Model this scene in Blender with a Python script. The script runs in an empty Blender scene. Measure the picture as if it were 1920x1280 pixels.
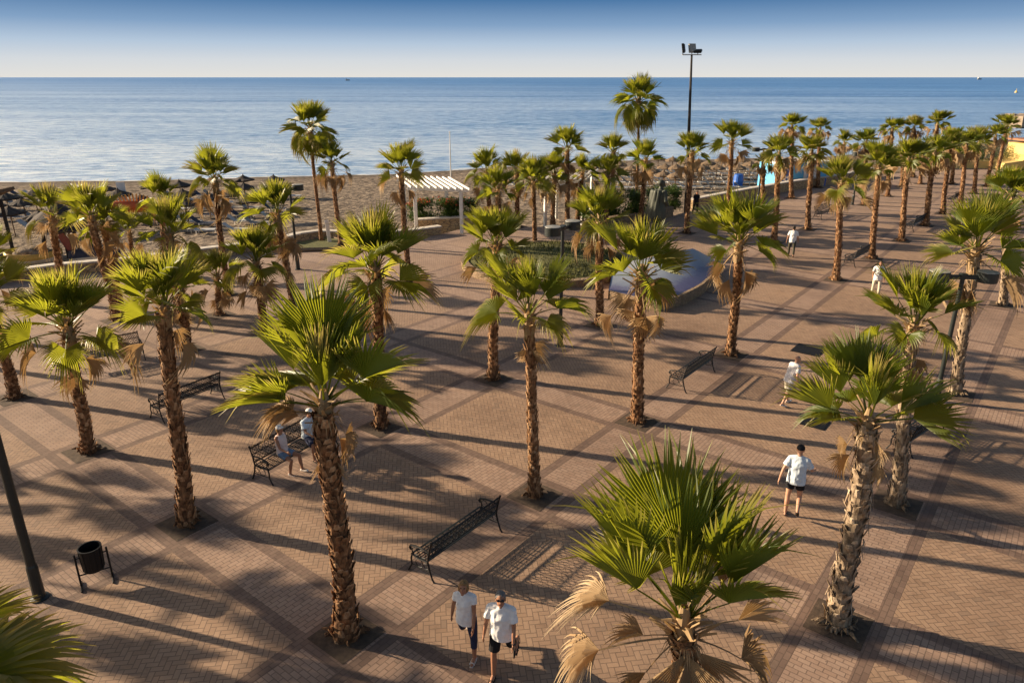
import bpy, bmesh, math, random
from mathutils import Vector, Matrix, noise
R = math.radians
PI = math.pi
scene = bpy.context.scene
COL = scene.collection
random.seed(7)

# ------------------------------------------------------------------ camera
F = 1350.0; CAMH = 9.5; PITCH = math.atan(495.0 / F)
SP, CP = math.sin(PITCH), math.cos(PITCH)
cam_d = bpy.data.cameras.new('camera'); cam = bpy.data.objects.new('camera', cam_d); COL.objects.link(cam)
cam.location = (0, 0, CAMH); cam.rotation_euler = (PI / 2 - PITCH, 0, 0)
cam_d.sensor_width = 36; cam_d.lens = F / 1920 * 36; cam_d.clip_end = 60000; cam_d.clip_start = 0.1
scene.camera = cam

def at(px, py, z=0.0):
    """world point at height z seen at photo pixel (1920 x 1280)"""
    x = (px - 960) / F; y = (640 - py) / F
    d = Vector((x, CP + y * SP, -SP + y * CP))
    t = (z - CAMH) / d.z
    return Vector((d.x * t, d.y * t, z))

def above(base, px, py):
    """point in the upright plane y = base.y seen at (px, py)"""
    y = (640 - py) / F; fy = base.y
    k = (y * fy * CP - fy * SP) / (CP + y * SP)
    zc = fy * CP - k * SP
    return Vector(((px - 960) / F * zc, fy, k + CAMH))

# ------------------------------------------------------------------ node helper
class S:
    """socket wrapper with arithmetic"""
    def __init__(s, nt, sock): s.nt = nt; s.k = sock
    def _m(s, op, *a, clamp=False):
        n = s.nt.nodes.new('ShaderNodeMath'); n.operation = op; n.use_clamp = clamp
        for i, v in enumerate((s,) + a):
            if isinstance(v, S): s.nt.links.new(v.k, n.inputs[i])
            else: n.inputs[i].default_value = v
        return S(s.nt, n.outputs[0])
    def __add__(s, o): return s._m('ADD', o)
    def __sub__(s, o): return s._m('SUBTRACT', o)
    def __mul__(s, o): return s._m('MULTIPLY', o)
    def __truediv__(s, o): return s._m('DIVIDE', o)
    def lt(s, o): return s._m('LESS_THAN', o)
    def gt(s, o): return s._m('GREATER_THAN', o)
    def abs(s): return s._m('ABSOLUTE')
    def floor(s): return s._m('FLOOR')
    def frac(s): return s._m('FRACT')
    def min(s, o): return s._m('MINIMUM', o)
    def max(s, o): return s._m('MAXIMUM', o)
    def mod(s, o): return s._m('FLOORED_MODULO', o)
    def eq(s, o): return s._m('COMPARE', o, 0.1)
    def inv(s): return S.const(s.nt, 1.0) - s
    @staticmethod
    def const(nt, v):
        n = nt.nodes.new('ShaderNodeValue'); n.outputs[0].default_value = v; return S(nt, n.outputs[0])

def new_mat(name):
    m = bpy.data.materials.new(name); m.use_nodes = True
    nt = m.node_tree
    b = nt.nodes['Principled BSDF']
    return m, nt, b

def nd(nt, typ, **kw):
    n = nt.nodes.new(typ)
    for k, v in kw.items():
        if k in ('inp',):
            for a, c in v.items(): n.inputs[a].default_value = c
        else: setattr(n, k, v)
    return n

def mixc(nt, fac, a, b):
    n = nt.nodes.new('ShaderNodeMix'); n.data_type = 'RGBA'
    for i, v in ((0, fac), (6, a), (7, b)):
        if isinstance(v, S): nt.links.new(v.k, n.inputs[i])
        elif hasattr(v, 'links'): nt.links.new(v, n.inputs[i])
        elif i == 0: n.inputs[0].default_value = v
        else: n.inputs[i].default_value = (*v, 1) if len(v) == 3 else v
    return n.outputs[2]

def noise_tex(nt, scale, detail=3, vec=None, rough=0.55, dist=0.0):
    n = nd(nt, 'ShaderNodeTexNoise', inp={'Scale': scale, 'Detail': detail, 'Roughness': rough, 'Distortion': dist})
    if vec is not None: nt.links.new(vec, n.inputs['Vector'])
    return n

def ramp(nt, fac, stops):
    n = nt.nodes.new('ShaderNodeValToRGB'); cr = n.color_ramp
    while len(cr.elements) < len(stops): cr.elements.new(0.5)
    for e, (p, c) in zip(cr.elements, stops):
        e.position = p; e.color = (*c, 1)
    nt.links.new(fac.k if isinstance(fac, S) else fac, n.inputs[0])
    return n.outputs[0]

def bump(nt, b, height, strength=0.3, dist=0.02):
    n = nd(nt, 'ShaderNodeBump', inp={'Strength': strength, 'Distance': dist})
    nt.links.new(height.k if isinstance(height, S) else height, n.inputs['Height'])
    nt.links.new(n.outputs[0], b.inputs['Normal'])
    return n

def simple(name, col, rough=0.7, metal=0.0, var=0.25, scale=6.0, col2=None, bmp=0.0, coord='Object', spec=0.5):
    """base colour broken up by two octaves of noise"""
    m, nt, b = new_mat(name)
    tc = nd(nt, 'ShaderNodeTexCoord')
    n = noise_tex(nt, scale, 5, tc.outputs[coord], 0.65)
    c2 = col2 if col2 else tuple(max(0, c * (1 - var)) for c in col)
    c1 = tuple(min(1, c * (1 + var * 0.5)) for c in col)
    cr = ramp(nt, n.outputs[0], [(0.3, c2), (0.68, c1)])
    nt.links.new(cr, b.inputs['Base Color'])
    b.inputs['Roughness'].default_value = rough; b.inputs['Metallic'].default_value = metal
    b.inputs['Specular IOR Level'].default_value = spec
    if bmp: bump(nt, b, n.outputs[0], bmp, 0.02)
    return m

# ------------------------------------------------------------------ object helpers
def tag(o, label, cat, group=None):
    o['label'] = label; o['category'] = cat
    if group: o['group'] = group
    return o

def thing(name, label, cat, loc=(0, 0, 0), rz=0.0, group=None):
    o = bpy.data.objects.new(name, None); COL.objects.link(o)
    o.location = loc; o.rotation_euler = (0, 0, rz); o.empty_display_size = 0.3
    return tag(o, label, cat, group)

def mesh_obj(name, me, parent=None, loc=None, kind=None):
    o = bpy.data.objects.new(name, me); COL.objects.link(o)
    if parent: o.parent = parent
    if loc is not None: o.location = loc
    if kind: o['kind'] = kind
    return o

def to_mesh(name, bm, mats, smooth=False):
    me = bpy.data.meshes.new(name); bm.to_mesh(me); bm.free()
    for m in (mats if isinstance(mats, (list, tuple)) else [mats]): me.materials.append(m)
    if smooth: me.polygons.foreach_set('use_smooth', [True] * len(me.polygons))
    return me

def obj(name, bm, mats, parent=None, smooth=False, kind=None, loc=None):
    return mesh_obj(name, to_mesh(name, bm, mats, smooth), parent, loc, kind)

def copy_tree(o, parent=None):
    c = o.copy(); COL.objects.link(c)
    c.parent = parent
    if parent: c.matrix_parent_inverse = o.matrix_parent_inverse
    for ch in list(o.children): copy_tree(ch, c)
    return c

def box(bm, c, s, rot=None, mi=0, bev=0.0):
    """box centre c, size s"""
    vs = []
    for sx in (-1, 1):
        for sy in (-1, 1):
            for sz in (-1, 1):
                v = Vector((sx * s[0] / 2, sy * s[1] / 2, sz * s[2] / 2))
                if rot is not None: v = rot @ v
                vs.append(bm.verts.new(v + Vector(c)))
    fs = []
    for q in ((0, 1, 3, 2), (4, 6, 7, 5), (0, 4, 5, 1), (2, 3, 7, 6), (0, 2, 6, 4), (1, 5, 7, 3)):
        f = bm.faces.new([vs[i] for i in q]); f.material_index = mi; fs.append(f)
    if bev:
        es = list({e for f in fs for e in f.edges})
        bmesh.ops.bevel(bm, geom=es, offset=bev, segments=1, affect='EDGES', profile=0.5)
    return vs

def frame_of(d):
    d = d.normalized()
    a = Vector((0, 0, 1)) if abs(d.z) < 0.9 else Vector((0, 1, 0))
    x = d.cross(a).normalized(); y = x.cross(d).normalized()
    return x, y

def tube(bm, pts, rad, n=8, cap=True, mi=0, side=None):
    """tube through pts; rad: number, list, or list of (rx, ry)"""
    pts = [Vector(p) for p in pts]
    rings = []
    for i, p in enumerate(pts):
        d = (pts[min(i + 1, len(pts) - 1)] - pts[max(i - 1, 0)])
        if side is not None:
            x = (Vector(side) - d.normalized() * Vector(side).dot(d.normalized())).normalized(); y = d.normalized().cross(x)
        else:
            x, y = frame_of(d)
            if i and x.dot(px_) < 0.3:
                x = (px_ - d.normalized() * px_.dot(d.normalized())).normalized(); y = x.cross(d.normalized())
        px_ = x
        r = rad[i] if isinstance(rad, (list, tuple)) else rad
        rx, ry = r if isinstance(r, (list, tuple)) else (r, r)
        rings.append([bm.verts.new(p + x * rx * math.cos(2 * PI * k / n) + y * ry * math.sin(2 * PI * k / n)) for k in range(n)])
    for a, b in zip(rings, rings[1:]):
        for k in range(n):
            f = bm.faces.new((a[k], a[(k + 1) % n], b[(k + 1) % n], b[k])); f.material_index = mi
    if cap:
        f = bm.faces.new(rings[0][::-1]); f.material_index = mi
        f = bm.faces.new(rings[-1]); f.material_index = mi
    return rings

def lathe(bm, prof, n=20, c=(0, 0, 0), mi=0, wob=None):
    """profile [(r, z)] turned round the z axis at c"""
    c = Vector(c); rings = []
    for j, (r, z) in enumerate(prof):
        ring = []
        for k in range(n):
            a = 2 * PI * k / n
            rr, zz = (r, z) if wob is None else wob(j, k, r, z)
            ring.append(bm.verts.new(c + Vector((rr * math.cos(a), rr * math.sin(a), zz))))
        rings.append(ring)
    for a, b in zip(rings, rings[1:]):
        for k in range(n):
            f = bm.faces.new((a[k], a[(k + 1) % n], b[(k + 1) % n], b[k])); f.material_index = mi
    for ring, rev in ((rings[0], True), (rings[-1], False)):
        f = bm.faces.new(ring[::-1] if rev else ring); f.material_index = mi

def ball(bm, c, r, nu=10, nv=7, sc=(1, 1, 1), rot=None, mi=0):
    c = Vector(c); rows = []
    for j in range(nv + 1):
        t = PI * j / nv
        row = []
        for k in range(nu if 0 < j < nv else 1):
            a = 2 * PI * k / nu
            v = Vector((r * sc[0] * math.sin(t) * math.cos(a), r * sc[1] * math.sin(t) * math.sin(a), r * sc[2] * math.cos(t)))
            if rot is not None: v = rot @ v
            row.append(bm.verts.new(c + v))
        rows.append(row)
    for a, b in zip(rows, rows[1:]):
        for k in range(nu):
            k2 = (k + 1) % nu
            if len(a) == 1: f = bm.faces.new((a[0], b[k], b[k2]))
            elif len(b) == 1: f = bm.faces.new((a[k], b[0], a[k2]))
            else: f = bm.faces.new((a[k], b[k], b[k2], a[k2]))
            f.material_index = mi

def strip(bm, ptsA, ptsB, mi=0):
    A = [bm.verts.new(p) for p in ptsA]; B = [bm.verts.new(p) for p in ptsB]
    for i in range(len(A) - 1):
        f = bm.faces.new((A[i], A[i + 1], B[i + 1], B[i])); f.material_index = mi
    return A, B

# ------------------------------------------------------------------ world, sun
SUN_EL, SUN_AZ = 17.0, 163.5          # direction TO the sun: angle from +x, anticlockwise
w = bpy.data.worlds.new('World'); scene.world = w; w.use_nodes = True
nt = w.node_tree; nt.nodes.clear()
sky = nd(nt, 'ShaderNodeTexSky', sky_type='NISHITA', sun_disc=False)
sky.sun_elevation = R(SUN_EL); sky.sun_rotation = R(90 - SUN_AZ); sky.altitude = 10; sky.dust_density = 2.5; sky.ozone_density = 1.5
tc = nd(nt, 'ShaderNodeTexCoord'); sx = nd(nt, 'ShaderNodeSeparateXYZ'); nt.links.new(tc.outputs['Generated'], sx.inputs[0])
z = S(nt, sx.outputs[2])
low = ramp(nt, z * 5.0, [(0.0, (0.345, 0.335, 0.315)), (0.10, (0.295, 0.31, 0.325)), (0.20, (0.205, 0.255, 0.315)),
                         (0.31, (0.102, 0.163, 0.25)), (0.46, (0.029, 0.080, 0.168)), (1.0, (0.04, 0.105, 0.21))])
sk = nd(nt, 'ShaderNodeVectorMath', operation='SCALE'); nt.links.new(sky.outputs[0], sk.inputs[0]); sk.inputs['Scale'].default_value = 0.05
blend = ((z - 0.092) / 0.05)._m('MULTIPLY', 1.0, clamp=True)
cmix = mixc(nt, blend, low, sk.outputs[0])
bg = nd(nt, 'ShaderNodeBackground'); nt.links.new(cmix, bg.inputs[0]); bg.inputs[1].default_value = 1.0
wo = nd(nt, 'ShaderNodeOutputWorld'); nt.links.new(bg.outputs[0], wo.inputs[0])
sd = bpy.data.lights.new('sun', 'SUN'); sun = bpy.data.objects.new('sun', sd); COL.objects.link(sun)
sd.energy = 5.0; sd.angle = R(0.6); sd.color = (1.0, 0.80, 0.56)
sdir = Vector((math.cos(R(SUN_AZ)) * math.cos(R(SUN_EL)), math.sin(R(SUN_AZ)) * math.cos(R(SUN_EL)), math.sin(R(SUN_EL))))
sun.rotation_euler = (-sdir).to_track_quat('-Z', 'Y').to_euler(); sun.location = (-40, 20, 30)
scene.view_settings.view_transform = 'Standard'; scene.view_settings.look = 'None'
scene.view_settings.exposure = 1.17; scene.view_settings.gamma = 1.0

# ------------------------------------------------------------------ materials
UV_A = R(52.0)
CU, SU = math.cos(UV_A), math.sin(UV_A)
U_LINES = [-11.5, -5.5, 0.4, 6.4, 12.3, 17.25, 24.2, 30.8, 37.4, 43.4, 49.5, 55.5, 61.5, 67.5, 73.5]
V_LINES = [-4.6, 1.8, 8.7, 14.35, 19.75, 25.1, 30.5]
def uv(u, v): return Vector((u * CU - v * SU, u * SU + v * CU, 0))

def paving():
    m, nt, b = new_mat('brick_paving')
    g = nd(nt, 'ShaderNodeNewGeometry'); sp = nd(nt, 'ShaderNodeSeparateXYZ'); nt.links.new(g.outputs['Position'], sp.inputs[0])
    x, y = S(nt, sp.outputs[0]), S(nt, sp.outputs[1])
    u = x * CU + y * SU; v = y * CU - x * SU
    def near(t, lines):
        r = None
        for l in lines:
            d = (t - l).abs()
            r = d if r is None else r.min(d)
        return r
    du, dv = near(u, U_LINES), near(v, V_LINES)
    IN, OUT = 0.46, 0.72
    pu, pv = du.lt(IN), dv.lt(IN)
    dark = (du.lt(OUT) * pu.inv()).max(dv.lt(OUT) * pv.inv())
    band = pu.max(pv)
    # herringbone of 2:1 bricks at 45 degrees to the bands
    q = 0.108
    p1 = (u + v) * (0.70711 / q); p2 = (v - u) * (0.70711 / q)
    i, j = p1.floor(), p2.floor(); fx, fy = p1.frac(), p2.frac()
    c = (i - j).mod(4.0)
    c0, c1, c2, c3 = c.eq(0.0), c.eq(1.0), c.eq(2.0), c.eq(3.0)
    big = 9.0
    e = (fx + c1 * big).min(fx.inv() + c0 * big).min(fy + c2 * big).min(fy.inv() + c3 * big)
    hm = e.lt(0.075)
    idx = i - c1; idy = j + c3
    cb = nd(nt, 'ShaderNodeCombineXYZ'); nt.links.new(idx.k, cb.inputs[0]); nt.links.new(idy.k, cb.inputs[1])
    wn = nd(nt, 'ShaderNodeTexWhiteNoise', noise_dimensions='2D'); nt.links.new(cb.outputs[0], wn.inputs[0])
    hrnd = S(nt, wn.outputs[0])
    # running bond inside the bands, long side across the band
    along = u * pv + v * pv.inv(); across = v * pv + u * pv.inv()
    row = (along / 0.108).floor(); sh = row.mod(2.0) * 0.5
    bx = across / 0.216 + sh
    brx, bry = bx.frac(), (along / 0.108).frac()
    bm_ = brx.min(brx.inv()).lt(0.04).max(bry.min(bry.inv()).lt(0.075))
    cb2 = nd(nt, 'ShaderNodeCombineXYZ'); nt.links.new(bx.floor().k, cb2.inputs[0]); nt.links.new(row.k, cb2.inputs[1])
    wn2 = nd(nt, 'ShaderNodeTexWhiteNoise', noise_dimensions='2D'); nt.links.new(cb2.outputs[0], wn2.inputs[0])
    brnd = S(nt, wn2.outputs[0])
    anyb = band.max(dark)
    rnd = hrnd * anyb.inv() + brnd * anyb
    mort = hm * anyb.inv() + bm_ * anyb
    nz = noise_tex(nt, 0.22, 5, g.outputs['Position'], 0.6); nz2 = noise_tex(nt, 2.3, 4, g.outputs['Position'], 0.65)
    nz3 = noise_tex(nt, 38.0, 2, g.outputs['Position'], 0.6)
    tan_ = mixc(nt, rnd, (0.325, 0.208, 0.134), (0.385, 0.254, 0.167))
    pink = mixc(nt, rnd, (0.33, 0.217, 0.155), (0.39, 0.267, 0.196))
    drk = mixc(nt, rnd, (0.175, 0.112, 0.084), (0.225, 0.148, 0.11))
    col = mixc(nt, band, tan_, pink); col = mixc(nt, dark, col, drk)
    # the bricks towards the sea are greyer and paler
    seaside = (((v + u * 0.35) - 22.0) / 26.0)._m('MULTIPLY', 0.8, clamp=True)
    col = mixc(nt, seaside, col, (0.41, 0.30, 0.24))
    st = ramp(nt, nz.outputs[0], [(0.32, (0.70, 0.68, 0.68)), (0.55, (1, 1, 1)), (0.75, (1.12, 1.10, 1.06))])
    st2 = ramp(nt, nz2.outputs[0], [(0.27, (0.68, 0.66, 0.66)), (0.42, (0.95, 0.95, 0.95)), (0.62, (1.04, 1.03, 1.02))])
    for t in (st, st2):
        mm = nd(nt, 'ShaderNodeMix', data_type='RGBA', blend_type='MULTIPLY'); mm.inputs[0].default_value = 1.0
        nt.links.new(col, mm.inputs[6]); nt.links.new(t, mm.inputs[7]); col = mm.outputs[2]
    odd = rnd.gt(0.975); col = mixc(nt, odd * 0.45, col, (0.16, 0.11, 0.08))
    gum = nd(nt, 'ShaderNodeTexVoronoi'); gum.inputs['Scale'].default_value = 1.9; nt.links.new(g.outputs['Position'], gum.inputs['Vector'])
    gs = nd(nt, 'ShaderNodeSeparateColor'); nt.links.new(gum.outputs['Color'], gs.inputs[0])
    spot = (S(nt, gum.outputs['Distance']) - S(nt, gs.outputs[0]) * 0.05).lt(0.018) * S(nt, gs.outputs[1]).gt(0.35)
    col = mixc(nt, spot * 0.55, col, (0.06, 0.045, 0.04))
    col = mixc(nt, mort * 0.6, col, (0.085, 0.058, 0.042))
    nt.links.new(col, b.inputs['Base Color'])
    b.inputs['Roughness'].default_value = 0.78; b.inputs['Specular IOR Level'].default_value = 0.35
    h = mort.inv() * 0.6 + S(nt, nz3.outputs[0]) * 0.35 + rnd * 0.3
    bump(nt, b, h, 0.45, 0.012)
    return m
M_PAVE = paving()

def sea_mat():
    m, nt, b = new_mat('sea_water')
    g = nd(nt, 'ShaderNodeNewGeometry')
    def wave(sx, sy, det, rough=0.55):
        mp = nd(nt, 'ShaderNodeMapping'); mp.inputs['Scale'].default_value = (sx, sy, 1); mp.inputs['Rotation'].default_value = (0, 0, R(7))
        nt.links.new(g.outputs['Position'], mp.inputs[0]); return noise_tex(nt, 1.0, det, mp.outputs[0], rough, 0.3)
    a = wave(0.20, 0.62, 7, 0.80); c = wave(0.35, 1.3, 3); d = wave(0.006, 0.03, 4); e_ = wave(0.0016, 0.012, 3)
    h = S(nt, a.outputs[0]) * 1.0 + S(nt, c.outputs[0]) * 0.32 + S(nt, d.outputs[0]) * 1.2
    bump(nt, b, h, 1.0, 0.9)
    # paler shallows with sky reflection painted in near shore; ripple glints painted as streaks
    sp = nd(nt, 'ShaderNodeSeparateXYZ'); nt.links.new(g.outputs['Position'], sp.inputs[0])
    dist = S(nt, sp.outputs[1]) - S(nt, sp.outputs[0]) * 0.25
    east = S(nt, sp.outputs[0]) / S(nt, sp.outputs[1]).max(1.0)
    lg = (dist / 70.0).max(1.0)._m('LOGARITHM', 10.0) * 0.36 + east * 0.22 + 0.06  # left side painted paler, standing in for brighter sky reflected there
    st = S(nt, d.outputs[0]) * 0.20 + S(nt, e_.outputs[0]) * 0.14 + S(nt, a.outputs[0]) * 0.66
    reflect_tone = ramp(nt, st, [(0.43, (0.10, 0.28, 0.56)), (0.485, (0.40, 0.58, 0.82)), (0.54, (0.80, 0.90, 1.0))])
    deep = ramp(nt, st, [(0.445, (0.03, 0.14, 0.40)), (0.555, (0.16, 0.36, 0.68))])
    cc = mixc(nt, ramp(nt, lg, [(0.03, (0, 0, 0)), (0.55, (1, 1, 1))]), reflect_tone, deep)
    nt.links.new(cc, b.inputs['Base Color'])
    b.inputs['Roughness'].default_value = 0.30; b.inputs['IOR'].default_value = 1.33
    return m
M_SEA = sea_mat()

def sand_mat():
    m, nt, b = new_mat('pebbly_sand')
    g = nd(nt, 'ShaderNodeNewGeometry')
    a = noise_tex(nt, 1.5, 4, g.outputs['Position'], 0.8); c = noise_tex(nt, 0.12, 4, g.outputs['Position'], 0.6)
    v = nd(nt, 'ShaderNodeTexVoronoi'); v.inputs['Scale'].default_value = 1.7; nt.links.new(g.outputs['Position'], v.inputs['Vector'])
    col = ramp(nt, a.outputs[0], [(0.38, (0.06, 0.047, 0.037)), (0.5, (0.20, 0.155, 0.115)), (0.62, (0.36, 0.285, 0.21))])
    col = mixc(nt, (S(nt, c.outputs[0]) - 0.38) * 0.9, col, (0.25, 0.195, 0.145))
    sz = nd(nt, 'ShaderNodeSeparateXYZ'); nt.links.new(g.outputs['Position'], sz.inputs[0])
    wet = ((S(nt, sz.outputs[2]) * -1.0 - 1.72) * 5.0)._m('MULTIPLY', 1.0, clamp=True)
    col = mixc(nt, wet * 0.6, col, (0.085, 0.068, 0.055))
    nt.links.new(col, b.inputs['Base Color']); b.inputs['Roughness'].default_value = 0.95; b.inputs['Specular IOR Level'].default_value = 0.1
    bump(nt, b, S(nt, a.outputs[0]) + S(nt, v.outputs[0]) * 0.5, 1.0, 0.22)
    return m
M_SAND = sand_mat()

def stone_mat(name, ca, cb, scale=3.2, mortar=(0.17, 0.12, 0.08)):
    m, nt, b = new_mat(name)
    g = nd(nt, 'ShaderNodeNewGeometry')
    mp = nd(nt, 'ShaderNodeMapping'); mp.inputs['Scale'].default_value = (1, 1, 1.7); nt.links.new(g.outputs['Position'], mp.inputs[0])
    v = nd(nt, 'ShaderNodeTexVoronoi'); v.inputs['Scale'].default_value = scale; nt.links.new(mp.outputs[0], v.inputs['Vector'])
    e = nd(nt, 'ShaderNodeTexVoronoi', feature='DISTANCE_TO_EDGE'); e.inputs['Scale'].default_value = scale; nt.links.new(mp.outputs[0], e.inputs['Vector'])
    n = noise_tex(nt, 9, 4, g.outputs['Position'], 0.7)
    s2 = nd(nt, 'ShaderNodeSeparateColor'); nt.links.new(v.outputs['Color'], s2.inputs[0])
    col = mixc(nt, S(nt, s2.outputs[0]), ca, cb)
    col = mixc(nt, S(nt, n.outputs[0]) * 0.5, col, tuple(c * 0.55 for c in ca))
    mo = S(nt, e.outputs[0]).lt(0.05)
    col = mixc(nt, mo, col, mortar)
    nt.links.new(col, b.inputs['Base Color']); b.inputs['Roughness'].default_value = 0.9
    bump(nt, b, S(nt, e.outputs[0]).min(0.12) * 4.0 + S(nt, n.outputs[0]) * 0.3, 0.8, 0.04)
    return m
M_STONE = stone_mat('rubble_stone', (0.48, 0.32, 0.16), (0.62, 0.45, 0.25))
M_STONE2 = stone_mat('brown_stone', (0.24, 0.16, 0.09), (0.36, 0.25, 0.15), 4.0)
M_COPING = simple('pale_coping', (0.62, 0.56, 0.48), 0.85, var=0.3, scale=3)

def leaf_mat(name, c_lo, c_hi, tip, trans, tfac=0.4, rough=0.42):
    """two-sided leaf: colour runs from base to tip (attribute t), varies per leaf"""
    m, nt, b = new_mat(name)
    at_ = nd(nt, 'ShaderNodeAttribute', attribute_name='t'); sp = nd(nt, 'ShaderNodeSeparateColor'); nt.links.new(at_.outputs['Color'], sp.inputs[0])
    t = S(nt, sp.outputs[0]); sr = S(nt, sp.outputs[1])
    oi = nd(nt, 'ShaderNodeObjectInfo'); rn = S(nt, oi.outputs['Random'])
    oc = nd(nt, 'ShaderNodeSeparateColor'); nt.links.new(oi.outputs['Color'], oc.inputs[0]); pv = S(nt, oc.outputs[0])
    col = mixc(nt, (rn * 0.4 + sr * 0.3 + pv * 0.45 - 0.1)._m('MULTIPLY', 1.0, clamp=True), c_lo, c_hi)
    tf = ((t - 0.70) * 2.2 + (sr - 0.5) * 1.0 + (rn - 0.5) * 0.4 + (pv - 0.5) * 0.4)._m('MULTIPLY', 0.9, clamp=True)
    col = mixc(nt, tf, col, tip)
    nt.links.new(col, b.inputs['Base Color']); b.inputs['Roughness'].default_value = rough; b.inputs['Specular IOR Level'].default_value = 0.4
    tr = nd(nt, 'ShaderNodeBsdfTranslucent'); tcx = mixc(nt, tf, trans, tuple(min(1, c * 1.3) for c in tip)); nt.links.new(tcx, tr.inputs[0])
    mx = nd(nt, 'ShaderNodeMixShader'); mx.inputs[0].default_value = tfac
    nt.links.new(b.outputs[0], mx.inputs[1]); nt.links.new(tr.outputs[0], mx.inputs[2])
    nt.links.new(mx.outputs[0], nt.nodes['Material Output'].inputs[0])
    return m
M_FROND = leaf_mat('palm_green', (0.045, 0.085, 0.013), (0.145, 0.168, 0.024), (0.40, 0.31, 0.10), (0.39, 0.40, 0.025), 0.50)
M_DEAD = leaf_mat('palm_dry', (0.26, 0.155, 0.07), (0.46, 0.32, 0.17), (0.55, 0.43, 0.27), (0.42, 0.25, 0.09), 0.25, 0.75)
M_LEAF = leaf_mat('bush_green', (0.03, 0.06, 0.012), (0.075, 0.12, 0.025), (0.10, 0.14, 0.03), (0.10, 0.16, 0.015), 0.3)
M_FLOWER = leaf_mat('red_flower', (0.45, 0.05, 0.025), (0.62, 0.14, 0.06), (0.6, 0.2, 0.1), (0.5, 0.08, 0.03), 0.3)
def trunk_mat(name, lo, mid, hi):
    m, nt, b = new_mat(name)
    tc = nd(nt, 'ShaderNodeTexCoord'); mp = nd(nt, 'ShaderNodeMapping'); mp.inputs['Scale'].default_value = (9, 9, 5); nt.links.new(tc.outputs['Object'], mp.inputs[0])
    n = noise_tex(nt, 1.0, 5, mp.outputs[0], 0.7); oi = nd(nt, 'ShaderNodeObjectInfo')
    at_ = nd(nt, 'ShaderNodeAttribute', attribute_name='t'); sp = nd(nt, 'ShaderNodeSeparateColor'); nt.links.new(at_.outputs['Color'], sp.inputs[0])
    f = S(nt, n.outputs[0]) * 0.9 + S(nt, sp.outputs[1]) * 0.42 - 0.20 + (S(nt, oi.outputs['Random']) - 0.5) * 0.12
    col = ramp(nt, f, [(0.22, lo), (0.48, mid), (0.8, hi)])
    nt.links.new(col, b.inputs['Base Color']); b.inputs['Roughness'].default_value = 0.85; b.inputs['Specular IOR Level'].default_value = 0.25
    bump(nt, b, n.outputs[0], 0.6, 0.03)
    return m
M_TRUNK = trunk_mat('palm_bark', (0.06, 0.028, 0.013), (0.27, 0.135, 0.06), (0.56, 0.36, 0.20))
M_TRUNK2 = trunk_mat('pale_palm_bark', (0.10, 0.07, 0.045), (0.34, 0.25, 0.165), (0.58, 0.46, 0.33))
M_IRON = simple('black_iron', (0.009, 0.009, 0.010), 0.5, 0.0, 0.3, 20, spec=0.3)
M_SEAT = simple('dark_green_iron', (0.012, 0.017, 0.018), 0.45, 0.0, 0.3, 20, spec=0.3)
M_WHITE = simple('white_paint', (0.78, 0.76, 0.72), 0.6, var=0.1, scale=3)
M_SOIL = simple('dry_soil', (0.085, 0.056, 0.036), 0.95, var=0.5, scale=7, bmp=0.8)
M_GRASS = simple('turf', (0.10, 0.10, 0.022), 0.9, var=0.4, scale=5, bmp=0.8)
M_THATCH_D = simple('dark_thatch', (0.055, 0.042, 0.034), 0.95, var=0.5, scale=9, bmp=0.9)
M_THATCH_L = simple('straw_thatch', (0.20, 0.135, 0.08), 0.95, var=0.5, scale=9, bmp=0.9)
M_WOOD = simple('brown_wood', (0.16, 0.09, 0.045), 0.8, var=0.4, scale=9)
M_DKWOOD = simple('dark_wood', (0.035, 0.026, 0.022), 0.8, var=0.4, scale=9)
M_PALE = simple('grey_plastic', (0.52, 0.51, 0.48), 0.6, var=0.15, scale=5)
M_YELLOW = simple('yellow_plaster', (0.68, 0.49, 0.17), 0.9, var=0.15, scale=1.2)
# ------------------------------------------------------------------ the ground, the beach, the sea
WALL = [(-1500, 690), (-300, 552), (0, 532), (107, 517), (240, 505), (330, 492), (440, 478), (520, 462), (600, 450),
        (690, 452), (770, 447), (828, 439), (868, 428), (1060, 424), (1160, 420), (1245, 410), (1300, 393), (1400, 372),
        (1480, 357), (1560, 344), (1640, 330), (1760, 316), (1890, 316), (2700, 330)]
WATER = [(-1500, 352), (0, 342), (300, 338), (480, 333), (750, 326), (960, 312), (1150, 302), (1280, 299), (1430, 297), (1560, 293),
         (1700, 280), (1800, 268), (1920, 260), (2700, 248)]
def interp(tab, x):
    for (x0, y0), (x1, y1) in zip(tab, tab[1:]):
        if x0 <= x <= x1: return y0 + (y1 - y0) * (x - x0) / (x1 - x0)
    return tab[-1][1]
wall_pts = [at(x, y) for x, y in WALL]
bm = bmesh.new()
strip(bm, wall_pts, [Vector((p.x * 0.6 if p.y < 60 else p.x, -12, 0)) for p in wall_pts])
obj('plaza_ground', bm, M_PAVE, kind='structure')

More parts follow.
